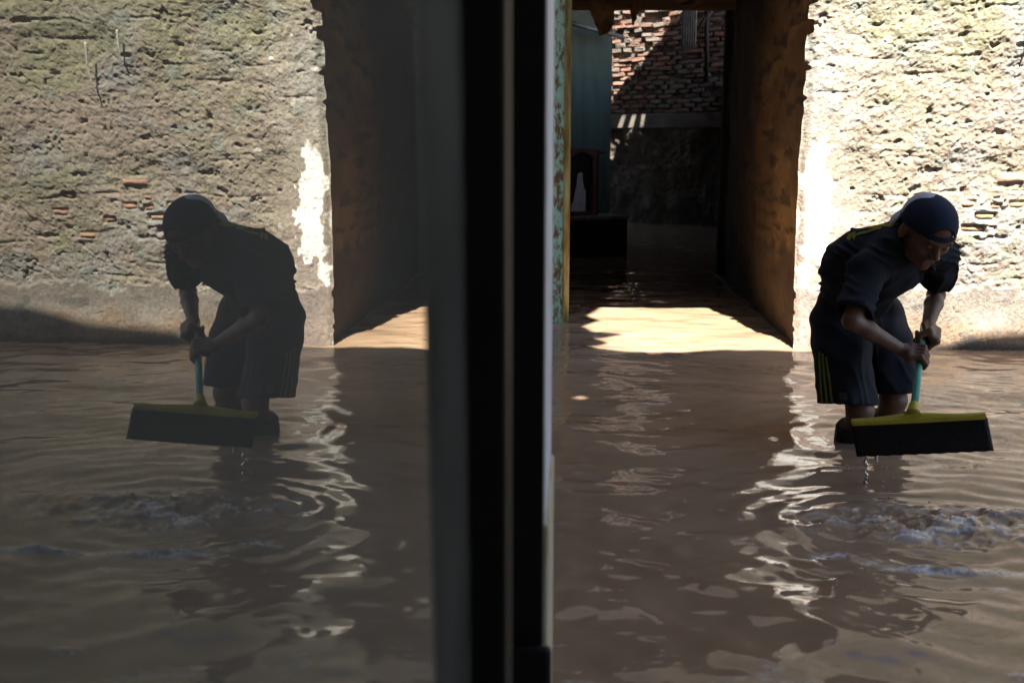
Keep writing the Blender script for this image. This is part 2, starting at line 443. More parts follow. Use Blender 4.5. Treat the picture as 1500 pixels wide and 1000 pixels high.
# ---- the sunlit rubble wall facing the camera
wall = thing('rubble_wall', (WX, WY, 0), 'rough sunlit clay and brick wall beside the alley mouth, behind the stooping person', 'wall')
BR = [  # exposed bricks: u, v in the photograph, length, height, material
    (1484, 263, 0.155, 0.040, 'brick_pink'), (1419, 299, 0.075, 0.034, 'brick_orange'), (1443, 317, 0.11, 0.036, 'brick_orange'),
    (1425, 335, 0.12, 0.036, 'brick_orange'), (1490, 300, 0.08, 0.034, 'brick_orange'), (1462, 287, 0.05, 0.030, 'brick_pink'),
    (1459, 303, 0.055, 0.030, 'brick_pink'), (1522, 321, 0.07, 0.034, 'brick_pink'), (1606, 309, 0.10, 0.034, 'brick_pink'),
    (1590, 283, 0.07, 0.036, 'brick_pink'), (1340, 360, 0.10, 0.036, 'brick_orange'), (1560, 345, 0.10, 0.036, 'brick_orange')]
BRP = []
for (u, v, l, h, mt) in BR:
    p = at(u, v, WY)
    BRP.append((p.x, p.z, l, h, mt))
def wall_height(x, z):
    """how far the face stands out of the wall's plane"""
    s = x - WX
    wz = z + 0.025 * vnoise(x / 0.45, z / 0.3, 50)
    base = 0.022 * fbm(x / 0.5, z / 0.35, 51, 2)
    n1 = vnoise(x / 0.085, wz / 0.055, 52)
    lump = 0.0052 * n1 + 0.0040 * vnoise((x + z) / 0.050, (wz - 0.4 * x) / 0.042, 53) + 0.0034 * vnoise((x - z) / 0.026, (wz + 0.3 * x) / 0.022, 63)
    fine = 0.0026 * vnoise((x + 0.5 * z) / 0.016, (z - 0.5 * x) / 0.014, 54) + 0.0017 * vnoise(x / 0.009, z / 0.008, 55)
    b = (wz / 0.088) % 1.0
    mask = smooth(vnoise(x / 0.22, np.floor(wz / 0.088) * 3.7, 56), 0.35, 0.8)
    crev = -0.011 * mask * np.exp(-((b - 0.5) / 0.10) ** 2)
    pit = -0.024 * smooth(vnoise(x / 0.075, z / 0.05, 57) + 0.25 * vnoise(x / 0.02, z / 0.02, 64), 0.74, 0.95)
    pit2 = -0.007 * smooth(vnoise((x + z) / 0.03, (z - x) / 0.026, 59), 0.6, 0.85)
    rough = 0.78 * lump + 0.85 * fine + 0.7 * crev + 0.75 * pit + 0.8 * pit2
    # smoother whitewashed strip along the jamb and cement skirting near the water
    jam = smooth(s + 0.05 * vnoise(z / 0.09, x / 0.2, 58), 0.20, 0.34)
    jam = np.maximum(jam, 0.75 * smooth(z + 0.1 * vnoise(x / 0.1, z / 0.1, 61), 1.15, 1.4))
    edge_z = 0.315 + 0.035 * vnoise(x / 0.14, z * 0, 60) + 0.022 * vnoise(x / 0.035, z / 0.03, 62)
    skirt = 1 - smooth(z, edge_z - 0.012, edge_z + 0.012)
    k = (0.22 + 0.78 * jam) * (1 - skirt) + 0.24 * skirt
    hgt = base * (0.4 + 0.6 * jam) + rough * k
    hgt = hgt + skirt * (0.010 + 0.03 * smooth(-z, -0.26, 0.02))
    for (bx_, bz_, l, h, mt) in BRP:
        inb = smooth(-np.abs(x - bx_), -l / 2 - 0.012, -l / 2 + 0.004) * smooth(-np.abs(z - bz_), -h / 2 - 0.010, -h / 2 + 0.004)
        hgt = hgt * (1 - inb) + (-0.012) * inb
    return hgt, skirt, jam, rough
def lerp(a, b, t):
    return a * (1 - t[..., None]) + np.array(b) * t[..., None]
def wall_color(x, z, hgt, skirt, jam, rough):
    s = x - WX
    c = np.zeros(x.shape + (3,)) + np.array((0.47, 0.40, 0.31))
    c = lerp(c, (0.52, 0.42, 0.345), smooth(fbm(x / 0.4, z / 0.25, 70, 3), 0.0, 0.8) * 0.8)
    c = lerp(c, (0.46, 0.44, 0.41), smooth(fbm(x / 0.3, z / 0.3, 71, 3), 0.1, 0.8) * 0.8)
    # moss, mostly high up and to the right, and a tuft low down
    moss = smooth(fbm(x / 0.35, z / 0.2, 72, 4) * 0.5 + 0.55 * smooth(z, 1.05, 1.7) + 0.25 * smooth(s, 0.2, 1.2) - 0.25, 0.1, 0.7)
    moss2 = smooth(fbm(x / 0.12, z / 0.07, 73, 3), 0.0, 0.8) * np.exp(-((z - 0.60) / 0.10) ** 2) * smooth(s, 0.7, 1.0)
    c = lerp(c, (0.41, 0.405, 0.25), np.clip(0.75 * moss + 0.7 * moss2, 0, 1))
    c = lerp(c, (0.36, 0.46, 0.43), smooth(vnoise(x / 0.12, z / 0.10, 74), 0.62, 0.9) * 0.5)
    c = lerp(c, (0.44, 0.27, 0.18), smooth(vnoise(x / 0.07, z / 0.03, 75), 0.6, 0.9) * 0.6 * smooth(-z, -1.1, -0.8))
    c = lerp(c, (0.22, 0.19, 0.15), smooth(vnoise(x / 0.03, z / 0.02, 76), 0.45, 0.9) * 0.45)
    c = lerp(c, (0.55, 0.50, 0.43), smooth(vnoise(x / 0.025, z / 0.02, 77), 0.55, 0.9) * 0.5)
    # jamb strip: dull pink-beige plaster with a patch of thick whitewash
    c = lerp(c, (0.62, 0.51, 0.43), (1 - jam) * 0.8 * smooth(-z, -1.15, -0.6))
    c = lerp(c, (0.74, 0.68, 0.57), (1 - jam) * 0.7 * smooth(z, 0.9, 1.2))
    nz_ = 0.060 * fbm(x / 0.07, z / 0.10, 78, 4, 0.6)
    wid = 0.210 - 0.10 * smooth(z, 0.80, 1.12) + nz_
    ws = smooth(wid - s, 0, 0.012) * smooth(s + 0.5 * nz_, 0.022, 0.034) * smooth(z + 1.3 * nz_ + 0.10 * smooth(-s, -0.10, -0.03), 0.46, 0.49) * smooth(-z + nz_, -1.15, -1.05)
    c = lerp(c * 0.60, (1.0, 0.98, 0.92), ws)
    sp = smooth(vnoise(x / 0.06, z / 0.06, 79), 0.82, 0.9) * smooth(-s, -0.7, -0.2)
    c = lerp(c, (0.60, 0.58, 0.52), sp * 0.8)
    # skirting: grey cement above, rusty mud below
    sk = np.zeros_like(c) + np.array((0.43, 0.375, 0.315))
    sk = lerp(sk, (0.46, 0.33, 0.23), smooth(-z + 0.05 * fbm(x / 0.15, z / 0.1, 80, 3), -0.21, -0.09))
    sk = lerp(sk, (0.20, 0.165, 0.12), smooth(-z + 0.02 * vnoise(x / 0.1, z / 0.1, 81), -0.05, -0.005))
    sk = lerp(sk, (0.20, 0.19, 0.18), smooth(fbm(x / 0.12, z / 0.08, 82, 3), 0.35, 0.8) * 0.6)
    sk = lerp(sk, (0.50, 0.40, 0.35), (1 - smooth(s, 0.25, 0.38)) * 0.8)
    skv = skirt * smooth(s, 0.02, 0.05)
    c = c * (1 - skv[..., None]) + 0.56 * sk * skv[..., None]
    return c * 0.84
def wall_patch(name, x0, x1, z0, z1, step, jag):
    nx = int((x1 - x0) / step) + 1; nz = int((z1 - z0) / step) + 1
    x, z = np.meshgrid(np.linspace(x0, x1, nx), np.linspace(z0, z1, nz), indexing='ij')
    if jag:
        e = 0.009 * vnoise(z / 0.31, z * 0 + 3.3, 90) + 0.004 * vnoise(z / 0.06, z * 0, 94) + 0.009 * smooth(vnoise(z / 0.065 + 2 * vnoise(z / 0.4, z * 0, 97), z * 0 + 5, 95), 0.55, 0.85) - 0.010 * smooth(vnoise(z / 0.13, z * 0 + 8, 96), 0.5, 0.8) + 0.035 * smooth(vnoise(z / 0.05, z * 0, 91), 0.35, 0.7) * smooth(z, 1.15, 1.4) - 0.004
        e = e + 0.03 * smooth(vnoise(z / 0.11, z * 0 + 9, 92), 0.45, 0.6) * smooth(z, 1.5, 1.7)
        t = np.clip(1 - (x - x0) / 0.10, 0, 1)
        x = x + e * t ** 2
    h, sk, jm, rg = wall_height(x, z)
    c = wall_color(x, z, h, sk, jm, rg)
    y = WY - h
    fall = np.clip((0.045 - (x - x0)) / 0.045, 0, 1) if jag else 0 * x
    y = y + 0.03 * fall ** 2 * (1 + 0.2 * vnoise(z / 0.12, x / 0.03, 93))
    zz = z - 0.22 * (h - 0.01) * (1 - sk)            # lumps sag and overhang a little
    me = np_mesh(name, np.stack([x, y, zz], -1).reshape(-1, 3), grid_faces(nx, nz))
    vcol(me, 'col', c.reshape(-1, 3))
    return link(name, me, M['rubble'], wall)
wall_patch('wall_face', WX, WX + 2.75, -0.10, 2.30, 0.005, True)
wall_patch('wall_end', WX + 2.75, WX + 7.5, -0.10, 2.30, 0.04, False)
wall_patch('wall_top', WX, WX + 7.5, 2.30, 4.60, 0.04, False)
# ragged return of the wall's corner into the alley, and the body behind the face
box('wall_core', (WX + 0.05, WY + 0.075, -0.45), (WX + 7.5, WY + 0.40, 4.58), M['cement'], wall)
def brick_variants(n, l=0.2, d=0.1, h=0.052):
    out = []
    for i in range(n):
        bm = bmesh.new()
        bevel_box(bm, (-l / 2, -d / 2, -h / 2), (l / 2, d / 2, h / 2), 0.004)
        for v in bm.verts:
            v.co += Vector((random.uniform(-1, 1) * 0.011, random.uniform(-1, 1) * 0.006, random.uniform(-1, 1) * 0.006))
        me_ = bpy.data.meshes.new('brick')
        bm.to_mesh(me_); bm.free()
        out.append(me_)
    return out
bv = brick_variants(6, 1.0, 0.08, 1.0)
def rough_brick(l, h):
    nx, nz = max(int(l / 0.008), 4), max(int(h / 0.008), 3)
    x, z = np.meshgrid(np.linspace(-l / 2, l / 2, nx), np.linspace(-h / 2, h / 2, nz), indexing='ij')
    sd = random.randint(0, 90)
    y = -0.010 + 0.004 * fbm(x / 0.03, z / 0.02, sd, 3) + 0.02 * np.maximum(np.abs(x) / (l / 2), np.abs(z) / (h / 2)) ** 8
    x = x + 0.004 * vnoise(x / 0.02, z / 0.02, sd + 1); z = z + 0.004 * vnoise(x / 0.03, z / 0.02, sd + 2)
    return np_mesh('brick', np.stack([x, y, z], -1).reshape(-1, 3), grid_faces(nx, nz))
for (bx_, bz_, l, h, mt) in BRP:
    o = link('brick', rough_brick(l, h), M[mt], wall)
    o.location = (bx_, WY + 0.009, bz_); o.rotation_euler = (0, random.uniform(-0.05, 0.05), 0)

# two dry roots hanging on the wall, further right
for k, (pts, lab) in enumerate((([(1565, 44), (1563, 62), (1561, 82), (1556, 98), (1552, 112)], 'longer bleached dry root hanging down the mossy wall, nearer the picture edge'),
                                ([(1513, 26), (1511, 45), (1507, 66)], 'shorter thin dry root hanging on the mossy wall, nearer the alley'))):
    P = [at(u, v, WY - 0.062) for u, v in pts]
    fine = []
    for i in range(len(P) - 1):
        for t in np.linspace(0, 1, 5, endpoint=(i == len(P) - 2)):
            q = P[i].lerp(P[i + 1], t); q.x += random.uniform(-1, 1) * 0.003
            fine.append(q)
    tag(link('dry_root', tube_mesh('dry_root', fine, [0.0085 - 0.005 * i / len(fine) for i in range(len(fine))], 6), M['twig']), lab, 'root', 'dry roots on the wall')

# ---- alley: right wall
A1 = gnd(1055, 402); A2 = Vector((2.93, 14.0, 0))
def plaster_strip(name, p0, p1, z0, z1, step, amp_, colf, mat, parent, nrm=None):
    d = Vector((p1.x - p0.x, p1.y - p0.y, 0)); Ln = d.length; d.normalize()
    n = nrm or Vector((-d.y, d.x, 0))
    nu = int(Ln / step) + 2; nv = int((z1 - z0) / step) + 2
    s, z = np.meshgrid(np.linspace(0, Ln, nu), np.linspace(z0, z1, nv), indexing='ij')
    h = amp_ * fbm(s / 0.25, z / 0.25, 100 + len(name), 4) + amp_ * 0.4 * vnoise(s / 0.03, z / 0.03, 108)
    V = np.stack([p0.x + d.x * s + n.x * h, p0.y + d.y * s + n.y * h, z], -1)
    me_ = np_mesh(name, V.reshape(-1, 3), grid_faces(nu, nv))
    vcol(me_, 'col', colf(s, z, h).reshape(-1, 3))
    return link(name, me_, mat, parent)
def alley_col(s, z, h):
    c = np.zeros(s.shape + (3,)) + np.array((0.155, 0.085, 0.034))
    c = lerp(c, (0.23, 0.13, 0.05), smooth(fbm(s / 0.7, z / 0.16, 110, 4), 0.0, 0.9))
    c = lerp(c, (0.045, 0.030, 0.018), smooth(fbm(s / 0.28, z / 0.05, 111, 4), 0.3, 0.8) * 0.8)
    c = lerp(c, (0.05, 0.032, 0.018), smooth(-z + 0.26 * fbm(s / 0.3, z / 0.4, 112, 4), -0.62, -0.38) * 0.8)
    return lerp(c, (0.035, 0.026, 0.018), smooth(s + 0.4 * fbm(s / 0.8, z / 0.4, 113, 3), 0.5, 2.0) * 0.92)      # shade deepening inwards, put into the colour
aw = thing('alley_wall', (WX + 0.02, WY + 0.03, 0), 'brown plastered wall running back along the right side of the dark alley', 'wall')
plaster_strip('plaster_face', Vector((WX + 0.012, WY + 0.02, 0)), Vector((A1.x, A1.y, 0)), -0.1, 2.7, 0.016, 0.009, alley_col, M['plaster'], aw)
plaster_strip('plaster_end', Vector((A1.x + 0.03, A1.y + 0.05, 0)), A2, -0.1, 1.95, 0.06, 0.010, lambda s, z, h: alley_col(s + 3, z, h), M['plaster'], aw)  # top kept low, an unseen gap for skylight onto the painted wall
dA = (Vector((A1.x, A1.y, 0)) - Vector((WX, WY, 0))).normalized()
RM = Matrix.Translation((A1.x, A1.y, 0)) @ Matrix.Rotation(math.atan2(dA.y, dA.x), 4, 'Z')
box('door_jamb', (-0.03, -0.05, -0.3), (0.09, 0.035, 2.7), M['room'], aw, 0, RM)
box('wall_mass', (-(A1 - CORNER).length + 0.45, -0.45, -0.45), (0.04, -0.045, 2.74), M['cement'], aw, 0, RM)
dE = (A2 - A1); dE.z = 0; LE = dE.length; dE.normalize()
EM = Matrix.Translation((A1.x + 0.03, A1.y + 0.05, 0)) @ Matrix.Rotation(math.atan2(dE.y, dE.x), 4, 'Z')
box('wall_mass', (0.05, -0.40, -0.45), (LE + 0.1, -0.05, 1.94), M['cement'], aw, 0, EM)
box('wall_pier', (0.05, -0.40, 1.941), (0.25, -0.06, 2.74), M['cement'], aw, 0, EM)
# mud scum and a low ledge along the foot of the alley wall
led = []
for i in range(15):
    t = i / 14
    p = Vector((WX + 0.03, WY + 0.05, 0)).lerp(Vector((A1.x, A1.y, 0)), t)
    led.append(p + Vector((-0.015 - 0.03 * t + 0.012 * math.sin(9 * t) + 0.008 * math.sin(23 * t), 0, -0.016 - 0.012 * t)))
tag(link('mud_ledge', tube_mesh('mud_ledge', led, [0.016 + 0.020 * (i / 14) for i in range(15)], 8), M['mud']), 'low wet mud ledge along the foot of the brown alley wall', 'ledge')

# ---- alley: brick wall at the far end
F0 = Vector((1.35, 15.12, 0)); F1 = Vector((3.05, 13.89, 0))
fd = (F1 - F0); FL = fd.length; fd.normalize(); fn = Vector((fd.y, -fd.x, 0))
if fn.y > 0: fn = -fn
far = thing('brick_wall', tuple(F0), 'weathered wall of bare broken bricks over dark stone at the far end of the alley', 'wall')
FM = Matrix((( fd.x, -fn.x, 0, F0.x), (fd.y, -fn.y, 0, F0.y), (0, 0, 1, 0), (0, 0, 0, 1)))   # local: x along, y away from camera, z up
box('mortar_backing', (-0.2, 0.03, 1.50), (FL + 0.1, 0.16, 4.2), M['mortar'], far, 0, FM)
o_ = box('ledge', (-0.2, -0.06, 1.36), (FL + 0.1, 0.16, 1.56), M['cement'], far, 0.012, FM)
def stone_col(s, z, h):
    c = np.zeros(s.shape + (3,)) + np.array((0.09, 0.072, 0.055))
    c = lerp(c, (0.14, 0.12, 0.10), smooth(h, 0.0, 0.05))
    return lerp(c, (0.10, 0.085, 0.065), smooth(fbm(s / 0.2, z / 0.2, 115, 3), 0.1, 0.8) * 0.7)
plaster_strip('stone_face', F0 - fd * 0.2, F1, -0.1, 1.38, 0.022, 0.035, stone_col, M['darkstone'], far, fn)
fb = brick_variants(14, 0.185, 0.11, 0.048)
nb = 0
course = 0.066; z = 1.60; ci = 0
while z < 3.18:
    off = -0.03 + (0.105 if ci % 2 else 0.0) + random.uniform(-0.02, 0.02)
    s = off
    while s < FL - 0.02:
        gone = random.random()
        if gone > (0.14 if s < 1.1 else 0.08) and nb < 295:
            me_ = random.choice(fb)
            mt = random.choices(['brick', 'brick_grey', 'brick_pink'], [0.55, 0.38, 0.07])[0]
            o = link('brick', me_ if me_.materials else me_, None, far)
            if not me_.materials: me_.materials.append(M['brick'])
            o.material_slots[0].link = 'OBJECT'; o.material_slots[0].material = M[mt]
            o.matrix_basis = far.matrix_basis @ Matrix.Translation(-Vector(far.location)) @ FM @ Matrix.Translation((s + 0.1 + random.uniform(-0.012, 0.012), 0.02 + random.uniform(-0.022, 0.028), z + 0.006 * math.sin(s * 5) + random.uniform(-0.005, 0.005))) @ Matrix.Rotation(random.uniform(-0.06, 0.06), 4, 'Y') @ Matrix.Rotation(random.uniform(-0.06, 0.06), 4, 'Z') @ Matrix.Diagonal((random.choice((0.55, 0.8, 0.95, 1.0, 1.05)), 1, random.uniform(0.8, 1.1), 1))
            nb += 1
        s += 0.207
    z += course; ci += 1

# ---- alley: blue-green wall on the left with masonry above, pipe and furniture in front of it
T0 = Vector((0.35, 10.75, 0)); T1 = at(896, 150, 12.2); T1.z = 0
tw = thing('painted_wall', tuple(T0), 'faded blue-green painted wall standing in shade on the left of the alley', 'wall')
td = (T1 - T0); TL = td.length; td.normalize()
TM = Matrix(((td.x, -td.y, 0, T0.x), (td.y, td.x, 0, T0.y), (0, 0, 1, 0), (0, 0, 0, 1)))
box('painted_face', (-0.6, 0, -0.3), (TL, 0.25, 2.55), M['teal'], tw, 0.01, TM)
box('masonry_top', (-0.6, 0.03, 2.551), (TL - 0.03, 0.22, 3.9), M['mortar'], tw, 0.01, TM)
pp = [at(828, 35, 10.75), at(860, 44, 11.25), at(888, 51, 11.75), at(908, 57, 12.1)]
tag(link('pipe', tube_mesh('pipe', [p + Vector((0.02, -0.12, 0)) for p in pp], 0.026, 10), M['metal_grey']), 'grey pipe running along the top of the blue-green wall', 'pipe')

# old cabinet with torn paper on a low platform
CY = 10.15
pl = thing('platform', tuple(at(880, 360, CY)), 'low black wooden platform standing in the water under the old cabinet', 'platform')
pa = at(826, 318, CY); pb = at(925, 314, CY + 0.2)
PX0, PX1 = pa.x, pb.x
pl.rotation_euler = (0, 0, math.radians(26))
box('deck', (PX0, CY - 0.02, 0.365), (PX1, CY + 0.42, 0.40), M['wood_grey'], pl, 0.004)
box('front_board', (PX0 + 0.01, CY, -0.25), (PX1 - 0.015, CY + 0.03, 0.364), M['wood_dark'], pl, 0.004)
box('side_board', (PX1 - 0.05, CY + 0.031, -0.25), (PX1 - 0.012, CY + 0.4, 0.364), M['wood_dark'], pl, 0.004)
cb = thing('cabinet', (at(856, 318, CY + 0.1).x, CY + 0.1, 0.40), 'old dark wooden cabinet with a scrap of torn pale paper on its front', 'cabinet')
ca = at(826, 300, CY + 0.1).x; cc = at(877, 300, CY + 0.1).x
zt = at(850, 218, CY + 0.1).z; z0 = 0.401
box('door_panel', (ca + 0.02, CY + 0.13, z0 + 0.02), (cc - 0.02, CY + 0.15, zt - 0.02), M['wood_dark'], cb)
for xx in (ca, cc - 0.05):
    box('stile', (xx, CY + 0.10, z0), (xx + 0.05, CY + 0.16, zt), M['wood_red'], cb, 0.005)
box('bottom_rail', (ca + 0.051, CY + 0.102, z0), (cc - 0.051, CY + 0.158, z0 + 0.045), M['wood_red'], cb, 0.004)
bm = bmesh.new()                                          # arched top rail
prof = [(ca + 0.051, zt - 0.002), (cc - 0.051, zt - 0.002)]
for i in range(11):
    t = i / 10
    prof.append((cc - 0.051 - t * (cc - ca - 0.102), zt - 0.085 + 0.05 * math.sin(math.pi * t)))
fv = [bm.verts.new((x_, CY + 0.102, z_)) for x_, z_ in prof]
f = bm.faces.new(fv)
ext = bmesh.ops.extrude_face_region(bm, geom=[f])
bmesh.ops.translate(bm, vec=(0, 0.055, 0), verts=[g for g in ext['geom'] if isinstance(g, bmesh.types.BMVert)])
bmesh.ops.recalc_face_normals(bm, faces=bm.faces)
bm_obj('top_rail', bm, M['wood_red'], cb)
box('side_panel', (cc + 0.001, CY + 0.11, z0), (cc + 0.03, CY + 0.50, zt - 0.01), M['wood_dark'], cb, 0.004)
box('shelf', (cc + 0.031, CY + 0.15, zt - 0.05), (cc + 0.14, CY + 0.45, zt - 0.03), M['wood_dark'], cb, 0.004)
cb.rotation_euler = (0, 0, math.radians(28))
px = [(834, 315), (860, 315), (860, 280), (857, 275), (855, 262), (855, 254), (851, 252), (846, 255), (845, 266), (843, 276), (841, 285), (838, 296), (835, 300)]
bm = bmesh.new()
pv = []
for i, (u, v) in enumerate(px):
    q0 = Vector(at(u, v, CY + 0.125)); q1 = Vector(at(*px[(i + 1) % len(px)], CY + 0.125))
    pv.append(bm.verts.new(q0))
    for t in (0.33, 0.66):
        q = q0.lerp(q1, t)
        pv.append(bm.verts.new((q.x + random.uniform(-1, 1) * 0.005, q.y + random.uniform(-1, 0) * 0.004, q.z + random.uniform(-1, 1) * 0.006)))
f = bm.faces.new(pv)
ext = bmesh.ops.extrude_face_region(bm, geom=[f])
bmesh.ops.translate(bm, vec=(0, 0.0015, 0), verts=[g for g in ext['geom'] if isinstance(g, bmesh.types.BMVert)])
bmesh.ops.triangulate(bm, faces=bm.faces)
bm_obj('torn_paper', bm, M['paper'], cb)

# rusty green post at the left of the alley mouth
gp = gnd(821, 470)
post = thing('rusty_post', (gp.x, gp.y, -0.4), 'rusty pale green metal post standing in the water at the left of the alley', 'post')
PM = Matrix.Translation((gp.x, gp.y, 0)) @ Matrix.Rotation(math.radians(-24), 4, 'Z')
box('plate', (-0.046, -0.03, -0.4), (0.022, -0.022, 2.6), M['rust_green'], post, 0.002, PM)
box('flange', (0.0225, -0.034, -0.4), (0.034, 0.06, 2.6), M['rust_yellow'], post, 0.002, PM)
box('web', (-0.046, -0.0215, -0.4), (-0.038, 0.06, 2.6), M['rust_green'], post, 0.002, PM)

# beam, torn cloth and timbers in the alley roof
BY = 8.3
bz0 = at(950, 13, BY).z
tag(box('roof_beam', (0.1, BY, bz0), (2.2, BY + 0.12, bz0 + 0.20), M['wood_brown'], None, 0.01), 'brown timber beam across the top of the alley', 'beam')
def hanging(name, outline, Y_, mat, lab, cat):
    pts = [at(u, v, Y_) for u, v in outline]
    bm_ = bmesh.new()
    fv_ = []
    n_ = len(pts)
    for i in range(n_):
        a_, b_ = pts[i], pts[(i + 1) % n_]
        for t in (0, 0.25, 0.5, 0.75):
            q = a_.lerp(b_, t)
            if t: q = q + Vector((random.uniform(-1, 1), 0, random.uniform(-1, 1))) * 0.008
            fv_.append(bm_.verts.new(q))
    f_ = bm_.faces.new(fv_)
    bmesh.ops.triangulate(bm_, faces=[f_])
    bmesh.ops.subdivide_edges(bm_, edges=bm_.edges[:], cuts=2, use_grid_fill=True)
    for v_ in bm_.verts:
        v_.co.y += 0.025 * math.sin(v_.co.x * 42 + v_.co.z * 5) + 0.012 * math.sin(v_.co.z * 31)
    me_ = bpy.data.meshes.new(name); bm_.to_mesh(me_); bm_.free()
    o_ = link(name, me_, mat)
    sm_ = o_.modifiers.new('thickness', 'SOLIDIFY'); sm_.thickness = 0.006
    return tag(o_, lab, cat)
hanging('torn_cloth', [(864, -18), (864, 10), (868, 26), (874, 38), (878, 54), (884, 50), (891, 48), (896, 40), (900, 30), (902, -18)], BY - 0.15, M['cloth_brown'], 'torn brown cloth hanging in a point from the alley roof', 'cloth')
hanging('cloth_strip', [(922, -5), (924, 20), (927, 38), (930, 36), (934, 20), (936, -5)], BY - 0.04, M['cloth_brown'], 'narrow torn brown strip hanging from the roof beam', 'cloth')
hanging('tarpaulin_scrap', [(980, -18), (986, 4), (1000, 9), (1016, 11), (1030, 5), (1036, -18)], BY - 0.16, M['cloth_brown'], 'crumpled brown tarpaulin scrap bulging below the roof beam', 'tarpaulin')
# corrugated sheet hanging before the far wall
cs0 = at(998, 77, 12.6); cs1 = at(1019, 68, 12.6)
V = []; Fc = []
ncol = 40
for i in range(ncol + 1):
    t = i / ncol
    x_ = cs0.x + (cs1.x - cs0.x) * t
    y_ = 12.6 + 0.008 * math.sin(t * 2 * math.pi * 6)
    V += [(x_, y_, cs0.z + (cs1.z - cs0.z) * t), (x_, y_, 3.1)]
for i in range(ncol):
    Fc.append((2 * i, 2 * i + 2, 2 * i + 3, 2 * i + 1))
cso = link('corrugated_sheet', mesh('corrugated_sheet', V, Fc, True), M['metal_grey'])
md = cso.modifiers.new('thickness', 'SOLIDIFY'); md.thickness = 0.004
tag(cso, 'grey corrugated sheet hanging upright before the far brick wall', 'sheet')
for (a_, b_, lab) in (((1019, 45), (1042, 16), 'dark slanting timber brace beside the corrugated sheet'), ((1035, 120), (1035, -20), 'dark upright timber near the right end of the brick wall')):
    p0, p1 = at(*a_, 13.0), at(*b_, 13.0)
    tag(link('timber', tube_mesh('timber', [p0, p0.lerp(p1, 0.5), p1], [0.035, 0.036, 0.035], 4), M['wood_dark']), lab, 'timber')

# ---- lintel over the alley mouth and the roofs that keep the alley dark
tag(box('lintel', (-0.1, WY + 0.04, 2.34), (WX + 0.05, WY + 0.30, 4.58), M['cement'], None, 0.01), kind='structure')
tag(link('alley_roof', slab_mesh('alley_roof', [(-0.8, WY + 0.31), (WX + 0.4, WY + 0.31), (2.25, 8.9), (2.45, 10.2), (-0.8, 10.2)], [], 2.75, 0.05), M['wood_dark']), kind='structure')
# unseen roof sheet added over the yard, cut to sun part of the bricks
RZ = 3.75
def farp(u, v):
    """the point of the far wall behind a pixel"""
    r = ray(u, v); o = Vector((0, 0, CAM_H))
    t = (F0 - o).dot(fn) / r.dot(fn)
    return o + r * t
lit = [farp(*p) for p in ((870, 158), (897, 160), (915, 128), (935, 112), (950, 86), (965, 74), (980, 48), (1003, 30), (1012, -40), (870, -40))]
lit = [up_sun(p - fd * 0, RZ) for p in lit]
outl = [(-0.8, 10.21), (3.6, 10.21), (3.6, 15.9), (-0.8, 15.9)]
slits = []
for (q) in (((905, 194), (913, 194), (921, 170), (914, 170)), ((921, 194), (929, 194), (936, 169), (929, 169)), ((940, 190), (945, 190), (949, 168), (943, 168)),
            ((897, 226), (903, 222), (908, 202), (899, 200))):
    pts = [up_sun(farp(*p) + fn * 0.06, RZ) for p in q]
    slits.append([(p.x, p.y) for p in pts])
tag(link('yard_shade_sheet', slab_mesh('yard_shade_sheet', outl, slits + [[(p.x, p.y) for p in lit]], RZ, 0.04), M['wood_dark']), kind='structure')
tag(box('yard_sun_screen', (-0.8, 10.205, 2.76), (3.5, 10.26, RZ - 0.003), M['wood_dark']), kind='structure')  # added upright board that stops sun slipping between the two roofs
# closing walls of the far yard
tag(box('yard_wall', (-0.9, 10.2, -0.45), (-0.8, 15.7, 3.7), M['house']), kind='structure')
tag(box('alley_left_wall', (-0.15, 6.35, -0.45), (0.18, 10.6, 2.74), M['house']), kind='structure')

# ---- awning added out of view to shade the lane, cut along traced sunbeams
AZ = 5.0
es = [(-0.2, 7.3, 0), (0.62, 7.2, 0), (0.60, 6.72, 0), (0.50, 6.45, 0), (0.56, 6.25, 0), (0.44, 6.05, 0), (0.50, 5.85, 0), (0.66, 5.78, 0), (0.48, 5.66, 0),
      (0.55, 5.52, 0), (0.43, 5.42, 0), (0.47, 5.33, 0), (0.62, 5.285, 0), (1.2, 5.29, 0), (1.62, 5.30, 0), (2.4, 5.35, 0.0), (2.9, 5.36, 0.07), (3.4, 5.36, 0.22), (4.6, 5.36, 0.45), (6.4, 5.36, 0.6)]
edge = [up_sun(p, AZ) for p in es]
outl = [(-4.0, -3.2), (6.6, -3.2)] + [(p.x, p.y) for p in reversed(edge)] + [(-4.0, edge[0].y)]
holes = []
for va, vb, ua, ub in ((654, 655.0, 1052, 1132), (657.7, 658.7, 1047, 1134), (661.4, 662.4, 1041, 1135), (665.1, 666.1, 1034, 1136), (668.8, 669.8, 1026, 1136), (672.5, 673.5, 1018, 1136)):     # narrow slits cut to let through a dimmed sun spot
    pts = [up_sun(gnd(*p), AZ) for p in ((ua, va), (ub, va), (ub, vb), (ua, vb))]
    holes.append([(p.x, p.y) for p in pts])
pts = [up_sun(gnd(*p), AZ) for p in ((844, 582), (850, 583), (857, 582), (857, 580), (850, 579), (844, 580))]
holes.append([(p.x, p.y) for p in pts])
tag(link('shade_awning', slab_mesh('shade_awning', outl, holes, AZ, 0.02), M['tarp']), kind='structure')

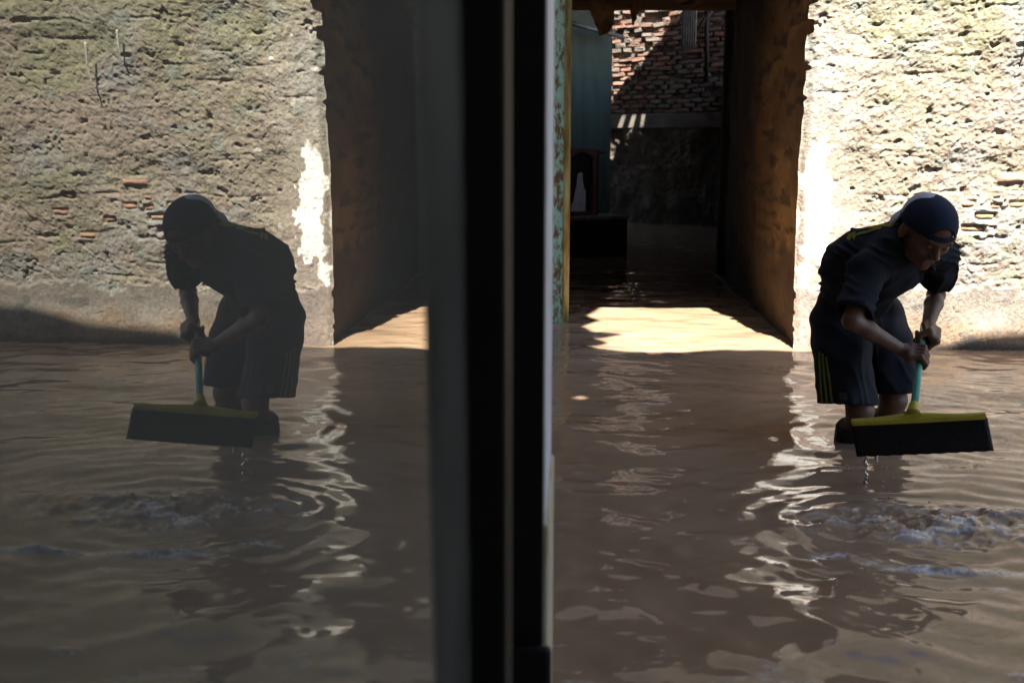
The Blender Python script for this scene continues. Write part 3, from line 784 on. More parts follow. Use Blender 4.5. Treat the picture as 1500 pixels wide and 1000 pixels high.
# ================================================================== THE HOUSE ON THE LEFT, WITH ITS WINDOW
TH = math.radians(3.7)
HM = Matrix.Translation((-0.09, 0, 0)) @ Matrix.Rotation(-TH, 4, 'Z')      # local: x out of the window, y along the wall
hw = thing('house_wall', (-0.15, 1.0, 0), 'dark house wall on the left that holds the reflecting window', 'wall')
box('wall_below', (-0.14, -2.9, -0.45), (-0.02, 1.395, 0.40), M['house'], hw, 0, HM)
box('wall_above', (-0.14, -2.9, 2.10), (-0.02, 1.395, 4.98), M['house'], hw, 0, HM)
box('wall_beside', (-0.14, 0.845, 0.401), (-0.02, 1.395, 2.099), M['house'], hw, 0, HM)
box('wall_behind', (-0.14, -2.9, 0.401), (-0.02, -0.80, 2.099), M['house'], hw, 0, HM)
win = thing('window', tuple(HM @ Vector((0, 0, 0.4))), 'dark framed house window whose glass mirrors the person and the wall', 'window')
PT = Matrix.Rotation(math.radians(0.33), 4, 'Y')
pane = box('pane', (-0.004, -0.75, 0.45), (0.0, 0.808, 2.05), M['glass'], win, 0, HM @ Matrix.Translation((0, 0, 1.08)) @ Matrix.Rotation(math.radians(-0.3), 4, 'Y') @ Matrix.Translation((0, 0, -1.08)))
st = box('stile', (-0.03, 0.80, 0.402), (0.033, 0.84, 2.098), M['black_paint'], win, 0.002, HM)
box('lit_edge', (0.0332, 0.802, 0.402), (0.0345, 0.842, 2.098), M['stile_lit_edge'], win, 0, HM)  # paler strip stands in for lane light on the stile's side
box('stile', (-0.03, -0.798, 0.402), (0.025, -0.75, 2.098), M['black_paint'], win, 0.002, HM)
box('bottom_rail', (-0.03, -0.749, 0.402), (0.025, 0.799, 0.452), M['black_paint'], win, 0.002, HM)
box('top_rail', (-0.03, -0.749, 2.045), (0.025, 0.799, 2.098), M['black_paint'], win, 0.002, HM)
pier = thing('door_pier', tuple(HM @ Vector((0, 1.5, -0.4))), 'dark boarded pier with a thin whitewashed edge between window and alley', 'pier')
box('front_board', (-0.14, 1.40, -0.45), (0.0455, 1.43, 4.98), M['black_paint'], pier, 0.002, HM)
box('white_side', (-0.14, 1.431, 0.52), (0.0475, 1.80, 4.98), M['white_plaster'], pier, 0.004, HM)
box('cream_side', (-0.14, 1.431, -0.45), (0.053, 1.80, 0.519), M['cream_plaster'], pier, 0.006, HM)
box('foot_guard', (-0.05, 1.375, -0.45), (0.0600, 1.399, 0.345), M['black_paint'], pier, 0.008, HM)
# the rest of the house: recessed wall down to the alley, room behind the glass; added light-blocking wall behind the camera
tag(box('house_side_wall', (-0.45, 1.81, -0.45), (-0.32, 5.9, 4.98), M['house'], None, 0, HM), kind='structure')
tag(box('room_floor', (-2.6, -2.9, -0.44), (-0.141, 1.64, -0.30), M['room'], None, 0, HM), kind='structure')
tag(box('room_back_wall', (-2.7, -2.9, -0.45), (-2.6, 1.8, 4.98), M['room'], None, 0, HM), kind='structure')
tag(box('room_end_wall', (-2.6, 1.65, -0.29), (-0.145, 1.75, 4.98), M['room'], None, 0, HM), kind='structure')
tag(box('room_ceiling', (-2.6, -2.9, 2.6), (-0.141, 1.64, 2.7), M['room'], None, 0, HM), kind='structure')
tag(box('rear_light_block', (-3.0, -3.1, -0.45), (6.5, -2.95, 4.98), M['house'], None, 0), kind='structure')  # added to keep light from behind off the lane

# ================================================================== SOFT SHAPES: signed distance fields turned into one mesh
class Field:
    def __init__(s, lo, hi, h):
        s.lo = np.array(lo, float); s.h = h
        s.n = np.ceil((np.array(hi) - s.lo) / h).astype(int) + 1
        s.d = np.full(s.n, 1.0, np.float32)
    def block(s, lo, hi):
        a = np.clip(np.floor((np.array(lo) - s.lo) / s.h).astype(int), 0, s.n)
        b = np.clip(np.ceil((np.array(hi) - s.lo) / s.h).astype(int) + 1, 0, s.n)
        sl = tuple(slice(i, j) for i, j in zip(a, b))
        g = [(np.arange(i, j) * s.h + o).astype(np.float32) for i, j, o in zip(a, b, s.lo)]
        return sl, np.stack(np.meshgrid(*g, indexing='ij'), -1)
    def put(s, sl, f, k, op='add'):
        a = s.d[sl]
        if op == 'add':
            if k > 0:
                h = np.maximum(k - np.abs(a - f), 0) / k
                s.d[sl] = np.minimum(a, f) - h * h * k * 0.25
            else: s.d[sl] = np.minimum(a, f)
        else:
            if k > 0:
                h = np.maximum(k - np.abs(a + f), 0) / k
                s.d[sl] = np.maximum(a, -f) + h * h * k * 0.25
            else: s.d[sl] = np.maximum(a, -f)
    def cone(s, a, b, ra, rb, k=0.01, side=None, ratio=1.0, op='add', m=0.03):
        a = np.array(a, np.float32); b = np.array(b, np.float32)
        R = max(ra, rb) * max(ratio, 1.0) + m + k
        sl, P = s.block(np.minimum(a, b) - R, np.maximum(a, b) + R)
        if P.size == 0: return
        ba = b - a; L2 = float(ba @ ba) + 1e-9
        q = P - a
        t = np.clip((q @ ba) / L2, 0, 1)
        q = q - t[..., None] * ba
        if side is not None:
            sd = np.array(side, np.float32); sd = sd / np.linalg.norm(sd)
            c = q @ sd
            q = q - (c * (1 - 1 / ratio))[..., None] * sd
        f = np.sqrt((q * q).sum(-1)) - (ra + (rb - ra) * t)
        s.put(sl, f, k, op)
    def chain(s, pts, rad, k=0.01, **kw):
        for i in range(len(pts) - 1):
            s.cone(pts[i], pts[i + 1], rad[i], rad[i + 1], k, **kw)
    def ell(s, c, r, R=None, k=0.01, op='add', m=0.03):
        c = np.array(c, np.float32); r = np.array(r, np.float32)
        big = r.max() + m + k
        sl, P = s.block(c - big, c + big)
        if P.size == 0: return
        q = P - c
        if R is not None: q = q @ np.array(R, np.float32)       # columns of R are the ellipsoid's axes
        k0 = np.sqrt(((q / r) ** 2).sum(-1)); k1 = np.sqrt(((q / r ** 2) ** 2).sum(-1)) + 1e-6
        s.put(sl, k0 * (k0 - 1) / k1, k, op)
    def half(s, p, n, lo=None, hi=None):
        """cut away the side that n points to (inside a box)"""
        if lo is None: lo, hi = s.lo, s.lo + s.n * s.h
        sl, P = s.block(lo, hi)
        n = np.array(n, np.float32); n = n / np.linalg.norm(n)
        s.d[sl] = np.maximum(s.d[sl], (P - np.array(p, np.float32)) @ n)
    def warp(s, fn, amp_):
        sl, P = s.block(s.lo, s.lo + s.n * s.h)
        near = np.abs(s.d) < 0.03
        s.d[near] += amp_ * fn(P[near])
    def mesh(s, name, it=1):
        d = s.d
        nx, ny, nz = d.shape
        sg = d < 0
        cnt = np.zeros((nx - 1, ny - 1, nz - 1), np.int8)
        offs = [(i, j, k) for i in (0, 1) for j in (0, 1) for k in (0, 1)]
        for (i, j, k) in offs:
            cnt += sg[i:nx - 1 + i, j:ny - 1 + j, k:nz - 1 + k]
        act = (cnt > 0) & (cnt < 8)
        I = np.argwhere(act)
        idx = np.full(act.shape, -1, np.int32); idx[tuple(I.T)] = np.arange(len(I))
        vals = np.stack([d[I[:, 0] + i, I[:, 1] + j, I[:, 2] + k] for (i, j, k) in offs], 1)
        acc = np.zeros((len(I), 3)); num = np.zeros(len(I))
        for a in range(8):
            for b in range(a + 1, 8):
                da = np.array(offs[b]) - np.array(offs[a])
                if np.abs(da).sum() != 1: continue
                va, vb = vals[:, a], vals[:, b]
                cr = (va < 0) != (vb < 0)
                t = np.where(cr, va / np.where(cr, va - vb, 1), 0)
                acc += cr[:, None] * (np.array(offs[a]) + t[:, None] * da); num += cr
        V = s.lo + (I + acc / num[:, None]) * s.h
        Q = []
        for ax in range(3):
            o1, o2 = [(1, 2), (2, 0), (0, 1)][ax]
            A = [slice(None)] * 3; B = [slice(None)] * 3
            A[ax] = slice(0, d.shape[ax] - 1); B[ax] = slice(1, d.shape[ax])
            for o in (o1, o2):
                A[o] = slice(1, d.shape[o] - 1); B[o] = slice(1, d.shape[o] - 1)
            sa, sb = sg[tuple(A)], sg[tuple(B)]
            E_ = np.argwhere(sa != sb)
            fl = sa[tuple(E_.T)]
            E_ = E_.copy(); E_[:, o1] += 1; E_[:, o2] += 1
            def cell(d1, d2):
                c = E_.copy(); c[:, o1] += d1; c[:, o2] += d2
                return idx[tuple(c.T)]
            q = np.stack([cell(-1, -1), cell(0, -1), cell(0, 0), cell(-1, 0)], 1)
            q[~fl] = q[~fl][:, ::-1]
            Q.append(q)
        Q = np.concatenate(Q)
        Q = Q[(Q >= 0).all(1)]
        for _ in range(it):
            sm = np.zeros_like(V); n = np.zeros(len(V))
            for a, b in ((0, 1), (1, 2), (2, 3), (3, 0)):
                np.add.at(sm, Q[:, a], V[Q[:, b]]); np.add.at(n, Q[:, a], 1)
                np.add.at(sm, Q[:, b], V[Q[:, a]]); np.add.at(n, Q[:, b], 1)
            V = 0.5 * V + 0.5 * sm / np.maximum(n, 1)[:, None]
        return np_mesh(name, V, Q), V

# ================================================================== THE PERSON
J = dict(
    pelvis=at(1252, 458, 3.80), hipR=at(1233, 468, 3.76), hipL=at(1285, 464, 3.85),
    kneeR=at(1260, 600, 3.55), kneeL=at(1309, 586, 3.68),
    waist=at(1260, 428, 3.74), chest=at(1296, 388, 3.58), neck=at(1322, 356, 3.46),
    shR=at(1270, 396, 3.43), shL=at(1377, 372, 3.56),
    elR=at(1248, 470, 3.33), wrR=at(1322, 513, 3.38),
    elL=at(1371, 432, 3.70), wrL=at(1359, 477, 3.52),
    head=at(1356, 340, 3.38))
J['ankR'] = Vector((J['kneeR'].x - 0.02, J['kneeR'].y + 0.10, -0.36))
J['ankL'] = Vector((J['kneeL'].x - 0.07, J['kneeL'].y + 0.12, -0.36))
# squeegee line
SQ0 = at(1338, 602, 3.13); SQ1 = at(1353, 478, 3.53)
sax = (SQ1 - SQ0).normalized()
def on_handle(v):
    best = min((abs((lambda q: 500 - FPX * ((q.y) * SP + (q.z - CAM_H) * CP) / (q.y * CP - (q.z - CAM_H) * SP))(SQ0.lerp(SQ1, t)) - v), t) for t in np.linspace(0, 1.2, 241))
    return SQ0.lerp(SQ1, best[1])
# head frame: the face looks down, towards the squeegee
yaw_f = Vector((0.17, -0.985, 0)).normalized()
pit = math.radians(33)
hf = Vector((yaw_f.x * math.cos(pit), yaw_f.y * math.cos(pit), -math.sin(pit)))     # out of the face
hu = Vector((yaw_f.x * math.sin(pit), yaw_f.y * math.sin(pit), math.cos(pit)))      # crown
hs = hu.cross(hf)                                                                   # to the person's left... completes the frame
hx = hf.cross(hu) * -1
roll = math.radians(-6)
hx, hu = hx * math.cos(roll) + hu * math.sin(roll), hu * math.cos(roll) - hx * math.sin(roll)
HS = 1.0
def hp(x, y, z):
    """head coordinates: x to the person's left, y to the back of the head, z to the crown"""
    if z < 0: z *= 0.9
    return J['head'] + (hx * x - hf * y + hu * z) * HS
HR = np.array([[hx[i], -hf[i], hu[i]] for i in range(3)])
def hell(F, c, r, k=0.01, op='add'):
    F.ell(hp(*c), np.array(r) * HS, HR, k, op)

allp = np.array([tuple(v) for v in J.values()])
bl = allp.min(0) - 0.2; bh = allp.max(0) + 0.2
B = Field(bl, bh, 0.0033)
# torso under the shirt, neck
sidev = (J['shL'] - J['shR'])
B.cone(J['pelvis'], J['waist'], 0.095, 0.095, 0.02, sidev, 1.3)
B.cone(J['waist'], J['chest'], 0.09, 0.10, 0.02, sidev, 1.35)
B.cone(J['chest'], J['neck'], 0.09, 0.06, 0.03, sidev, 1.3)
B.cone(J['neck'], hp(0, 0.035, -0.06), 0.056, 0.052, 0.03)
# arms
for s_ in 'RL':
    sh, el, wr = J['sh' + s_], J['el' + s_], J['wr' + s_]
    B.cone(sh, el, 0.039, 0.031, 0.02)
    mid = el.lerp(wr, 0.3)
    B.cone(el, mid, 0.0310, 0.0305, 0.015)
    B.cone(mid, wr, 0.0305, 0.0200, 0.015, hx, 1.12)
# legs
for s_ in 'RL':
    hip, kn, an = J['hip' + s_], J['knee' + s_], J['ank' + s_]
    B.cone(hip, kn, 0.075, 0.048, 0.02)
    cf = kn.lerp(an, 0.3) + Vector((0, 0.018, 0))
    B.cone(kn, cf, 0.044, 0.045, 0.02); B.cone(cf, an, 0.045, 0.032, 0.02)
    B.cone(an, an + Vector((0.02, -0.14, -0.05)), 0.034, 0.028, 0.02)
# head
hell(B, (0, 0.012, 0.040), (0.080, 0.101, 0.080), 0.02)
hell(B, (0, -0.022, -0.030), (0.055, 0.064, 0.072), 0.03)
hell(B, (0, -0.064, -0.098), (0.024, 0.022, 0.018), 0.03)
for sx in (-1, 1):
    hell(B, (sx * 0.042, -0.056, -0.022), (0.024, 0.022, 0.020), 0.025)
    hell(B, (sx * 0.078, 0.012, -0.008), (0.011, 0.020, 0.032), 0.008)
    hell(B, (sx * 0.043, -0.015, -0.072), (0.012, 0.028, 0.020), 0.03)
B.cone(hp(-0.036, -0.083, 0.020), hp(0.036, -0.083, 0.020), 0.013, 0.013, 0.02)
for sx in (-1, 1):
    hell(B, (sx * 0.031, -0.096, -0.002), (0.017, 0.012, 0.010), 0.012, 'sub')
    hell(B, (sx * 0.031, -0.079, -0.003), (0.014, 0.012, 0.011), 0.004)
B.cone(hp(0, -0.086, 0.010), hp(0, -0.107, -0.030), 0.0075, 0.0105, 0.012)
for sx in (-1, 1):
    hell(B, (sx * 0.013, -0.098, -0.037), (0.0085, 0.011, 0.008), 0.008)
B.cone(hp(-0.018, -0.082, -0.063), hp(0.018, -0.082, -0.063), 0.0078, 0.0078, 0.010)
B.cone(hp(-0.014, -0.080, -0.076), hp(0.014, -0.080, -0.076), 0.0066, 0.0066, 0.012)
hell(B, (0, -0.092, -0.0695), (0.02, 0.006, 0.002), 0.003, 'sub')
# hands closed round the handle
def grip(F, A, axis, wrist, fdir, thumb, rh=0.0125):
    """A: point on the handle, fdir: side the fingers go round (+1/-1), thumb: end of the hand where the thumb lies (+1/-1 along the axis)"""
    pd = (wrist - A); pd = (pd - axis * pd.dot(axis)).normalized()
    b = axis.cross(pd) * fdir
    def pt(ang, r, off):
        a = math.radians(ang)
        return A + axis * off + (pd * math.cos(a) + b * math.sin(a)) * r
    lens = [1.0, 1.06, 1.0, 0.86]
    for i in range(4):
        off = (1.5 - i) * 0.0205 * thumb
        L_ = lens[i]
        kn = pt(18, rh + 0.034, off * 1.02)
        p1 = pt(18 + 62 * L_, rh + 0.0235, off)
        p2 = pt(18 + 138 * L_, rh + 0.0105, off * 0.97)
        p3 = pt(18 + 205 * L_, rh + 0.0085, off * 0.93)
        F.chain([kn, p1, p2, p3], [0.0112, 0.0098, 0.0088, 0.0074], 0.003)
        F.cone(wrist.lerp(kn, 0.18), kn, 0.017, 0.0125, 0.012)
    F.cone(pt(-8, rh + 0.022, 0.026 * thumb), pt(-8, rh + 0.022, -0.022 * thumb), 0.013, 0.012, 0.012)
    tb = pt(-35, rh + 0.030, 0.020 * thumb)
    F.cone(wrist.lerp(tb, 0.35), tb, 0.017, 0.014, 0.012)
    F.chain([tb, pt(-85, rh + 0.016, 0.037 * thumb), pt(-150, rh + 0.0095, 0.040 * thumb)], [0.0135, 0.0110, 0.0085], 0.003)
HA_U = on_handle(492); HA_L = on_handle(527)
grip(B, HA_U, sax, J['wrL'], 1, -1)
grip(B, HA_L, sax, J['wrR'], 1, 1)
me, V = B.mesh('body', 1)
# skin tone, darker hair, brows, eyes and lips
Hc = (V - np.array(J['head'])) @ HR / HS
skin = np.zeros((len(V), 3)) + np.array((0.135, 0.066, 0.042))
skin *= (1 + 0.12 * fbm(V[:, 0] / 0.05, V[:, 2] / 0.05, 130, 3))[:, None]
inh = (np.abs(Hc) < 0.16).all(1)
def blot(c, r, rgb, k=0.9):
    q = np.sqrt((((Hc - np.array(c)) / np.array(r)) ** 2).sum(1))
    w = (k * smooth(-q, -1.0, -0.7) * inh)[:, None]
    skin[:] = skin * (1 - w) + np.array(rgb) * w
for sx in (-1, 1):
    blot((sx * 0.033, -0.09, 0.022), (0.021, 0.03, 0.0055), (0.018, 0.012, 0.010))
    blot((sx * 0.031, -0.09, -0.003), (0.014, 0.03, 0.0045), (0.03, 0.022, 0.018))
blot((0, -0.095, -0.070), (0.022, 0.03, 0.012), (0.11, 0.045, 0.036), 0.6)
hair = (inh & (Hc[:, 2] > -0.03) & (Hc[:, 1] > 0.02)) | (inh & (Hc[:, 2] > 0.055) & (Hc[:, 1] < -0.02) & False)
skin[hair & (np.abs(Hc[:, 0]) < 0.082) & (Hc[:, 1] > 0.035)] = (0.014, 0.011, 0.010)
vcol(me, 'col', skin)
person = thing('person', (J['ankR'].x, J['ankR'].y, -0.42), 'person in dark T-shirt, shorts and backward cap bending over in the flood with a squeegee', 'person')
link('body', me, M['skin'], person)

# ---- T-shirt
S = Field(bl, bh, 0.0042)
lean = (J['neck'] - J['pelvis']).normalized()
S.cone(J['pelvis'] + lean * 0.0, J['waist'], 0.108, 0.104, 0.03, sidev, 1.22)
S.cone(J['waist'], J['chest'], 0.102, 0.108, 0.03, sidev, 1.28)
S.cone(J['chest'], J['neck'], 0.112, 0.074, 0.04, sidev, 1.35)
S.cone(at(1266, 372, 3.58), at(1316, 359, 3.50), 0.097, 0.083, 0.05)
S.ell(at(1257, 394, 3.65), (0.135, 0.14, 0.128), None, 0.05)
S.cone(J['neck'].lerp(J['shR'], 0.35), J['shR'] + (J['shR'] - J['chest']) * 0.02, 0.070, 0.058, 0.03)
S.cone(J['neck'].lerp(J['shL'], 0.35), J['shL'], 0.068, 0.060, 0.03)
slR = J['shR'].lerp(J['elR'], 0.84); slL = J['shL'].lerp(J['elL'], 0.66)
S.cone(J['shR'], slR, 0.057, 0.063, 0.025); S.cone(J['shL'], slL, 0.055, 0.061, 0.025)
def folds(P):
    x, y, z = P[:, 0], P[:, 1], P[:, 2]
    a_ = np.sin(x * 62 + z * 40 + 5 * vnoise(x / 0.12, z / 0.12, 141))
    b_ = np.sin(z * 80 - x * 36 + 5 * vnoise(x / 0.10 + 5, z / 0.14, 142))
    ma = smooth(vnoise(x / 0.11, z / 0.11 + y / 0.13, 143), -0.1, 0.6); mb = smooth(vnoise(x / 0.13 + 3, z / 0.10 - y / 0.13, 144), 0.0, 0.6)
    return -(1 - np.abs(a_)) ** 2 * 1.5 * ma - (1 - np.abs(b_)) ** 2 * 1.3 * mb + vnoise(x / 0.06 + y / 0.07, z / 0.06, 140) * 0.7
S.warp(folds, 0.0074)
# open sleeve ends, neck and hem
axR = (slR - J['shR']).normalized(); axL = (slL - J['shL']).normalized()
for sl_, ax_, far_ in ((slR, axR, 0.10), (slL, axL, 0.10)):
    c_ = np.array(sl_)
    S.half(sl_, ax_, c_ - 0.12, c_ + 0.12)
S.cone(slR - axR * 0.03, slR + axR * 0.05, 0.051, 0.055, 0, op='sub'); S.cone(slL - axL * 0.03, slL + axL * 0.05, 0.049, 0.053, 0, op='sub')
nk = J['neck'] + (hp(0, 0.035, -0.06) - J['neck']) * 0.55
S.ell(nk + Vector((0.015, -0.02, -0.012)), (0.068, 0.068, 0.062), None, 0.01, 'sub')
hemn = (J['pelvis'] - J['chest']).normalized()
S.half(J['pelvis'] + hemn * 0.035, hemn)
me, Vs = S.mesh('t_shirt', 4)
shirt = link('t_shirt', me, M['shirt'], person)

# ---- shorts
G = Field(bl, bh, 0.0042)
hemR = at(1240, 592, 3.57); hemL = at(1308, 575, 3.70)
G.cone(J['pelvis'] + Vector((0, 0, 0.05)), J['pelvis'] + Vector((0.005, 0.0, -0.03)), 0.104, 0.114, 0.03, Vector((1, 0.25, 0)), 1.24)
G.cone(J['hipR'] + Vector((-0.006, 0, 0)), hemR, 0.108, 0.104, 0.035); G.cone(J['hipL'], hemL, 0.104, 0.096, 0.03)
G.ell(J['pelvis'] + Vector((0.016, 0.04, -0.03)), (0.128, 0.13, 0.12), None, 0.05)
G.warp(lambda P: np.sin(P[:, 0] * 48 + 2.5 * np.sin(P[:, 2] * 9)) * 0.7 + vnoise(P[:, 0] / 0.06, P[:, 2] / 0.10, 150) * 0.7 + 0.5 * np.sin(P[:, 2] * 60 + P[:, 0] * 30) * smooth(P[:, 2], 0.2, 0.35) - 0.7 * (1 - np.abs(np.sin(P[:, 0] * 30 + P[:, 2] * 22 + 4 * vnoise(P[:, 0] / 0.1, P[:, 2] / 0.14, 151)))) ** 2, 0.0062)
for hm, hp_ in ((hemR, J['hipR']), (hemL, J['hipL'])):
    ax_ = (hm - hp_).normalized()
    c_ = np.array(hm)
    n_ = (ax_ * 0.45 + Vector((0, 0, -1)) * 0.75).normalized()
    G.half(hm, n_, c_ - np.array((0.2 if hm is hemR else 0.10, 0.2, 0.2)), c_ + np.array((0.118 if hm is hemR else 0.2, 0.2, 0.1)))
    G.cone(hm - ax_ * 0.05, hm + ax_ * 0.06, 0.085 if hm is hemR else 0.078, 0.094 if hm is hemR else 0.086, 0, op='sub')
G.half((0, 0, 0.045), (0, 0, -1))
me, Vg = G.mesh('shorts', 2)
shorts = link('shorts', me, M['shorts'], person)

def bvh_of(o):
    me_ = o.data
    return BVHTree.FromPolygons([v.co.copy() for v in me_.vertices], [tuple(p.vertices) for p in me_.polygons])
def decal(name, bv_, polys, mat, parent, off=0.0025, step=3.0):
    """cloth print: small faces laid on the garment, built from outlines"""
    bm_ = bmesh.new()
    for poly in polys:
        loops = [[Vector((u, v, 0)) for u, v in poly]]
        tr = tessellate_polygon(loops)
        b2 = bmesh.new()
        vv = [b2.verts.new(p) for p in loops[0]]
        for t in tr:
            try: b2.faces.new([vv[i] for i in t])
            except ValueError: pass
        for _ in range(3):
            lng = [e for e in b2.edges if e.calc_length() > step]
            if not lng: break
            bmesh.ops.subdivide_edges(b2, edges=lng, cuts=1)
            bmesh.ops.triangulate(b2, faces=b2.faces[:])
        mp_ = {}
        for v_ in b2.verts:
            r_ = ray(v_.co.x, v_.co.y)
            h_ = bv_.ray_cast(Vector((0, 0, CAM_H)), r_.normalized())
            if h_[0] is not None:
                n_ = h_[1] if h_[1].dot(r_) < 0 else -h_[1]
                mp_[v_] = bm_.verts.new(h_[0] + n_ * off)
        for f_ in b2.faces:
            if all(v_ in mp_ for v_ in f_.verts):
                q = [mp_[v_] for v_ in f_.verts]
                if max((q[i].co - q[i - 1].co).length for i in range(3)) < 0.09:
                    try: bm_.faces.new(q)
                    except ValueError: pass
        b2.free()
    if len(bm_.faces):
        ext_ = bmesh.ops.solidify(bm_, geom=bm_.faces[:], thickness=0.001)
    return bm_obj(name, bm_, mat, parent)
def ribbon(pts, w):
    n = len(pts)
    return [(u - w / 2, v) for u, v in pts] + [(u + w / 2, v) for u, v in reversed(pts)]
gb = bvh_of(shorts)
for pts in ([(1200.5, 515), (1202, 545), (1203, 570), (1205, 589)], [(1205.5, 518), (1207.5, 545), (1210, 570), (1212, 590)], [(1210.5, 522), (1213.5, 545), (1217, 570), (1219.5, 591)]):
    decal('stripe', gb, [ribbon(pts, 3.2)], M['stripe'], shorts)
decal('label_patch', gb, [[(1229, 574), (1241, 574.5), (1242, 586), (1230, 585)]], M['grey_label'], shorts)
sb = bvh_of(shirt)
for pg in ([(1240, 350), (1243, 343), (1249, 341), (1253, 339.5), (1254, 346), (1251, 352), (1247.5, 347), (1245, 353)],
           [(1255, 342), (1262, 340), (1272, 338), (1283, 334), (1292, 332), (1291, 335.5), (1281, 338), (1270, 342), (1260, 344), (1255, 346)],
           [(1270, 335), (1280, 331), (1300, 328), (1316, 326), (1316, 330), (1304, 333), (1290, 331.5), (1280, 335)]):
    decal('shoulder_print', sb, [pg], M['print'], shirt)

# ---- cap worn back to front
Cp = Field(np.array(J['head']) - 0.26, np.array(J['head']) + 0.26, 0.003)
hell(Cp, (0, 0.012, 0.036), (0.0895, 0.110, 0.090), 0)
# flat underside, tilted down over the brow; hollow
pl0 = hp(0, -0.09, 0.030); pln = (-hu * 1.0 + hf * 0.10).normalized()
Cp.half(pl0, pln)
hell(Cp, (0, 0.012, 0.032), (0.086, 0.106, 0.086), 0, 'sub')
hell(Cp, (0.000, -0.115, 0.046), (0.043, 0.060, 0.030), 0.003, 'sub')
Cp.warp(lambda P: np.sin(P[:, 0] * 60 + P[:, 2] * 45) * 0.5 + vnoise(P[:, 0] / 0.04, P[:, 2] / 0.04, 160), 0.0012)
me, Vc = Cp.mesh('cap', 2)
cap = link('cap', me, M['cap'], person)
cap.data.materials.append(M['cap_white'])
Hq = (Vc - np.array(J['head'])) @ HR / HS
fc = np.empty(len(me.polygons) * 4, np.int32); me.polygons.foreach_get('vertices', fc)
hm_ = Hq[fc.reshape(-1, 4)].mean(1)
whitep = (hm_[:, 1] > 0.055 - 0.25 * np.abs(hm_[:, 0]) + 0.02 * np.sin(hm_[:, 0] * 60)) & (hm_[:, 2] > 0.03)
me.polygons.foreach_set('material_index', whitep.astype(np.int32))
# strap across the opening, brim at the back, button
st_p = []
for i in range(13):
    a = math.radians(-34 + 68 * i / 12)
    st_p.append(hp(math.sin(a) * 0.090, 0.012 - math.cos(a) * 0.1095, 0.0405))
V_ = []; F_ = []
for p in st_p:
    for dz, dn in ((-0.010, 0), (0.010, 0), (0.010, 0.003), (-0.010, 0.003)):
        n_ = (p - hp(0, 0.012, 0.0405)).normalized()
        V_.append(p + hu * dz + n_ * dn)
for i in range(12):
    for k in range(4):
        F_.append((i * 4 + k, i * 4 + (k + 1) % 4, i * 4 + 4 + (k + 1) % 4, i * 4 + 4 + k))
F_ += [(3, 2, 1, 0), (48, 49, 50, 51)]
link('strap', mesh('strap', V_, F_), M['cap'], cap)
tp = hp(math.sin(math.radians(27)) * 0.0885, 0.012 - math.cos(math.radians(27)) * 0.1145, 0.0405)
bm = bmesh.new(); bevel_box(bm, (-0.0035, -0.0025, -0.009), (0.0035, 0.0025, 0.009), 0.001, Matrix.Translation(tp) @ Matrix(((hx.x, -hf.x, hu.x, 0), (hx.y, -hf.y, hu.y, 0), (hx.z, -hf.z, hu.z, 0), (0, 0, 0, 1))))
bm_obj('strap_tab', bm, M['red_tab'], cap)
V_ = []; F_ = []
nb_, nr_ = 17, 6
for j in range(nr_):
    for i in range(nb_):
        a = math.radians(-62 + 124 * i / (nb_ - 1)); rr_ = j / (nr_ - 1)
        x_ = math.sin(a) * 0.084; y_ = 0.012 + math.cos(a) * 0.104 + rr_ * 0.040 * math.cos(a * 1.25) ** 0.6
        V_.append(hp(x_, y_, 0.030 - 0.16 * x_ * x_ / 0.084 - 0.070 * rr_))
F_ = [tuple(q) for q in grid_faces(nr_, nb_)]
br = link('brim', mesh('brim', V_, F_, True), M['cap_white'], cap)
md = br.modifiers.new('thickness', 'SOLIDIFY'); md.thickness = 0.004

# ---- boots
for s_ in 'RL':
    kn, an = J['knee' + s_], J['ank' + s_]
    ax_ = (an - kn).normalized()
    zt_ = 0.075 if s_ == 'R' else 0.085
    t_ = (kn.z - zt_) / (kn.z - an.z)
    top = kn.lerp(an, t_)
    top = top + Vector((-0.010, 0.026, 0)) if s_ == 'R' else top + Vector((0, 0.006, 0))
    W = Field(np.array(an) - np.array((0.2, 0.35, 0.15)), np.array(top) + np.array((0.2, 0.2, 0.06)), 0.005)
    W.cone(top - ax_ * 0.03, an, 0.060 if s_ == 'R' else 0.060, 0.054, 0.02)
    W.cone(an, an + Vector((0.02, -0.17, -0.045)), 0.055, 0.045, 0.03)
    W.half(top, (ax_ * -1 + Vector((-0.35, -0.05, 0))).normalized())
    W.half((0, 0, -0.428), (0, 0, -1))
    me, _ = W.mesh('boot', 2)
    link('boot', me, M['boot'], person)

# ================================================================== SQUEEGEE
sq = thing('squeegee', tuple(SQ0), 'squeegee with yellow head, wide black rubber blade and green handle, held up dripping', 'squeegee')
link('handle', tube_mesh('handle', [SQ0 + sax * 0.02, SQ0.lerp(SQ1, 0.5), SQ1 + sax * 0.015], [0.0122, 0.0120, 0.0118], 14), M['sq_green'], sq)
EL = at(1247, 616, 3.17); ER = at(1443, 606, 3.07)
hxv = (ER - EL).normalized()
nrm = sax - hxv * sax.dot(hxv); nrm.normalize()           # towards the handle
dn = (at(1256, 664, 3.15) - at(1247, 624, 3.17)).normalized()
dn = (dn - hxv * dn.dot(hxv)).normalized()                # down along the blade
th = dn.cross(hxv).normalized()
if th.y > 0: th = -th                                     # blade's face towards the camera
HL = (ER - EL).length
SM = Matrix(((hxv.x, th.x, dn.x, EL.x), (hxv.y, th.y, dn.y, EL.y), (hxv.z, th.z, dn.z, EL.z), (0, 0, 0, 1)))
if SM.to_3x3().determinant() < 0: pass
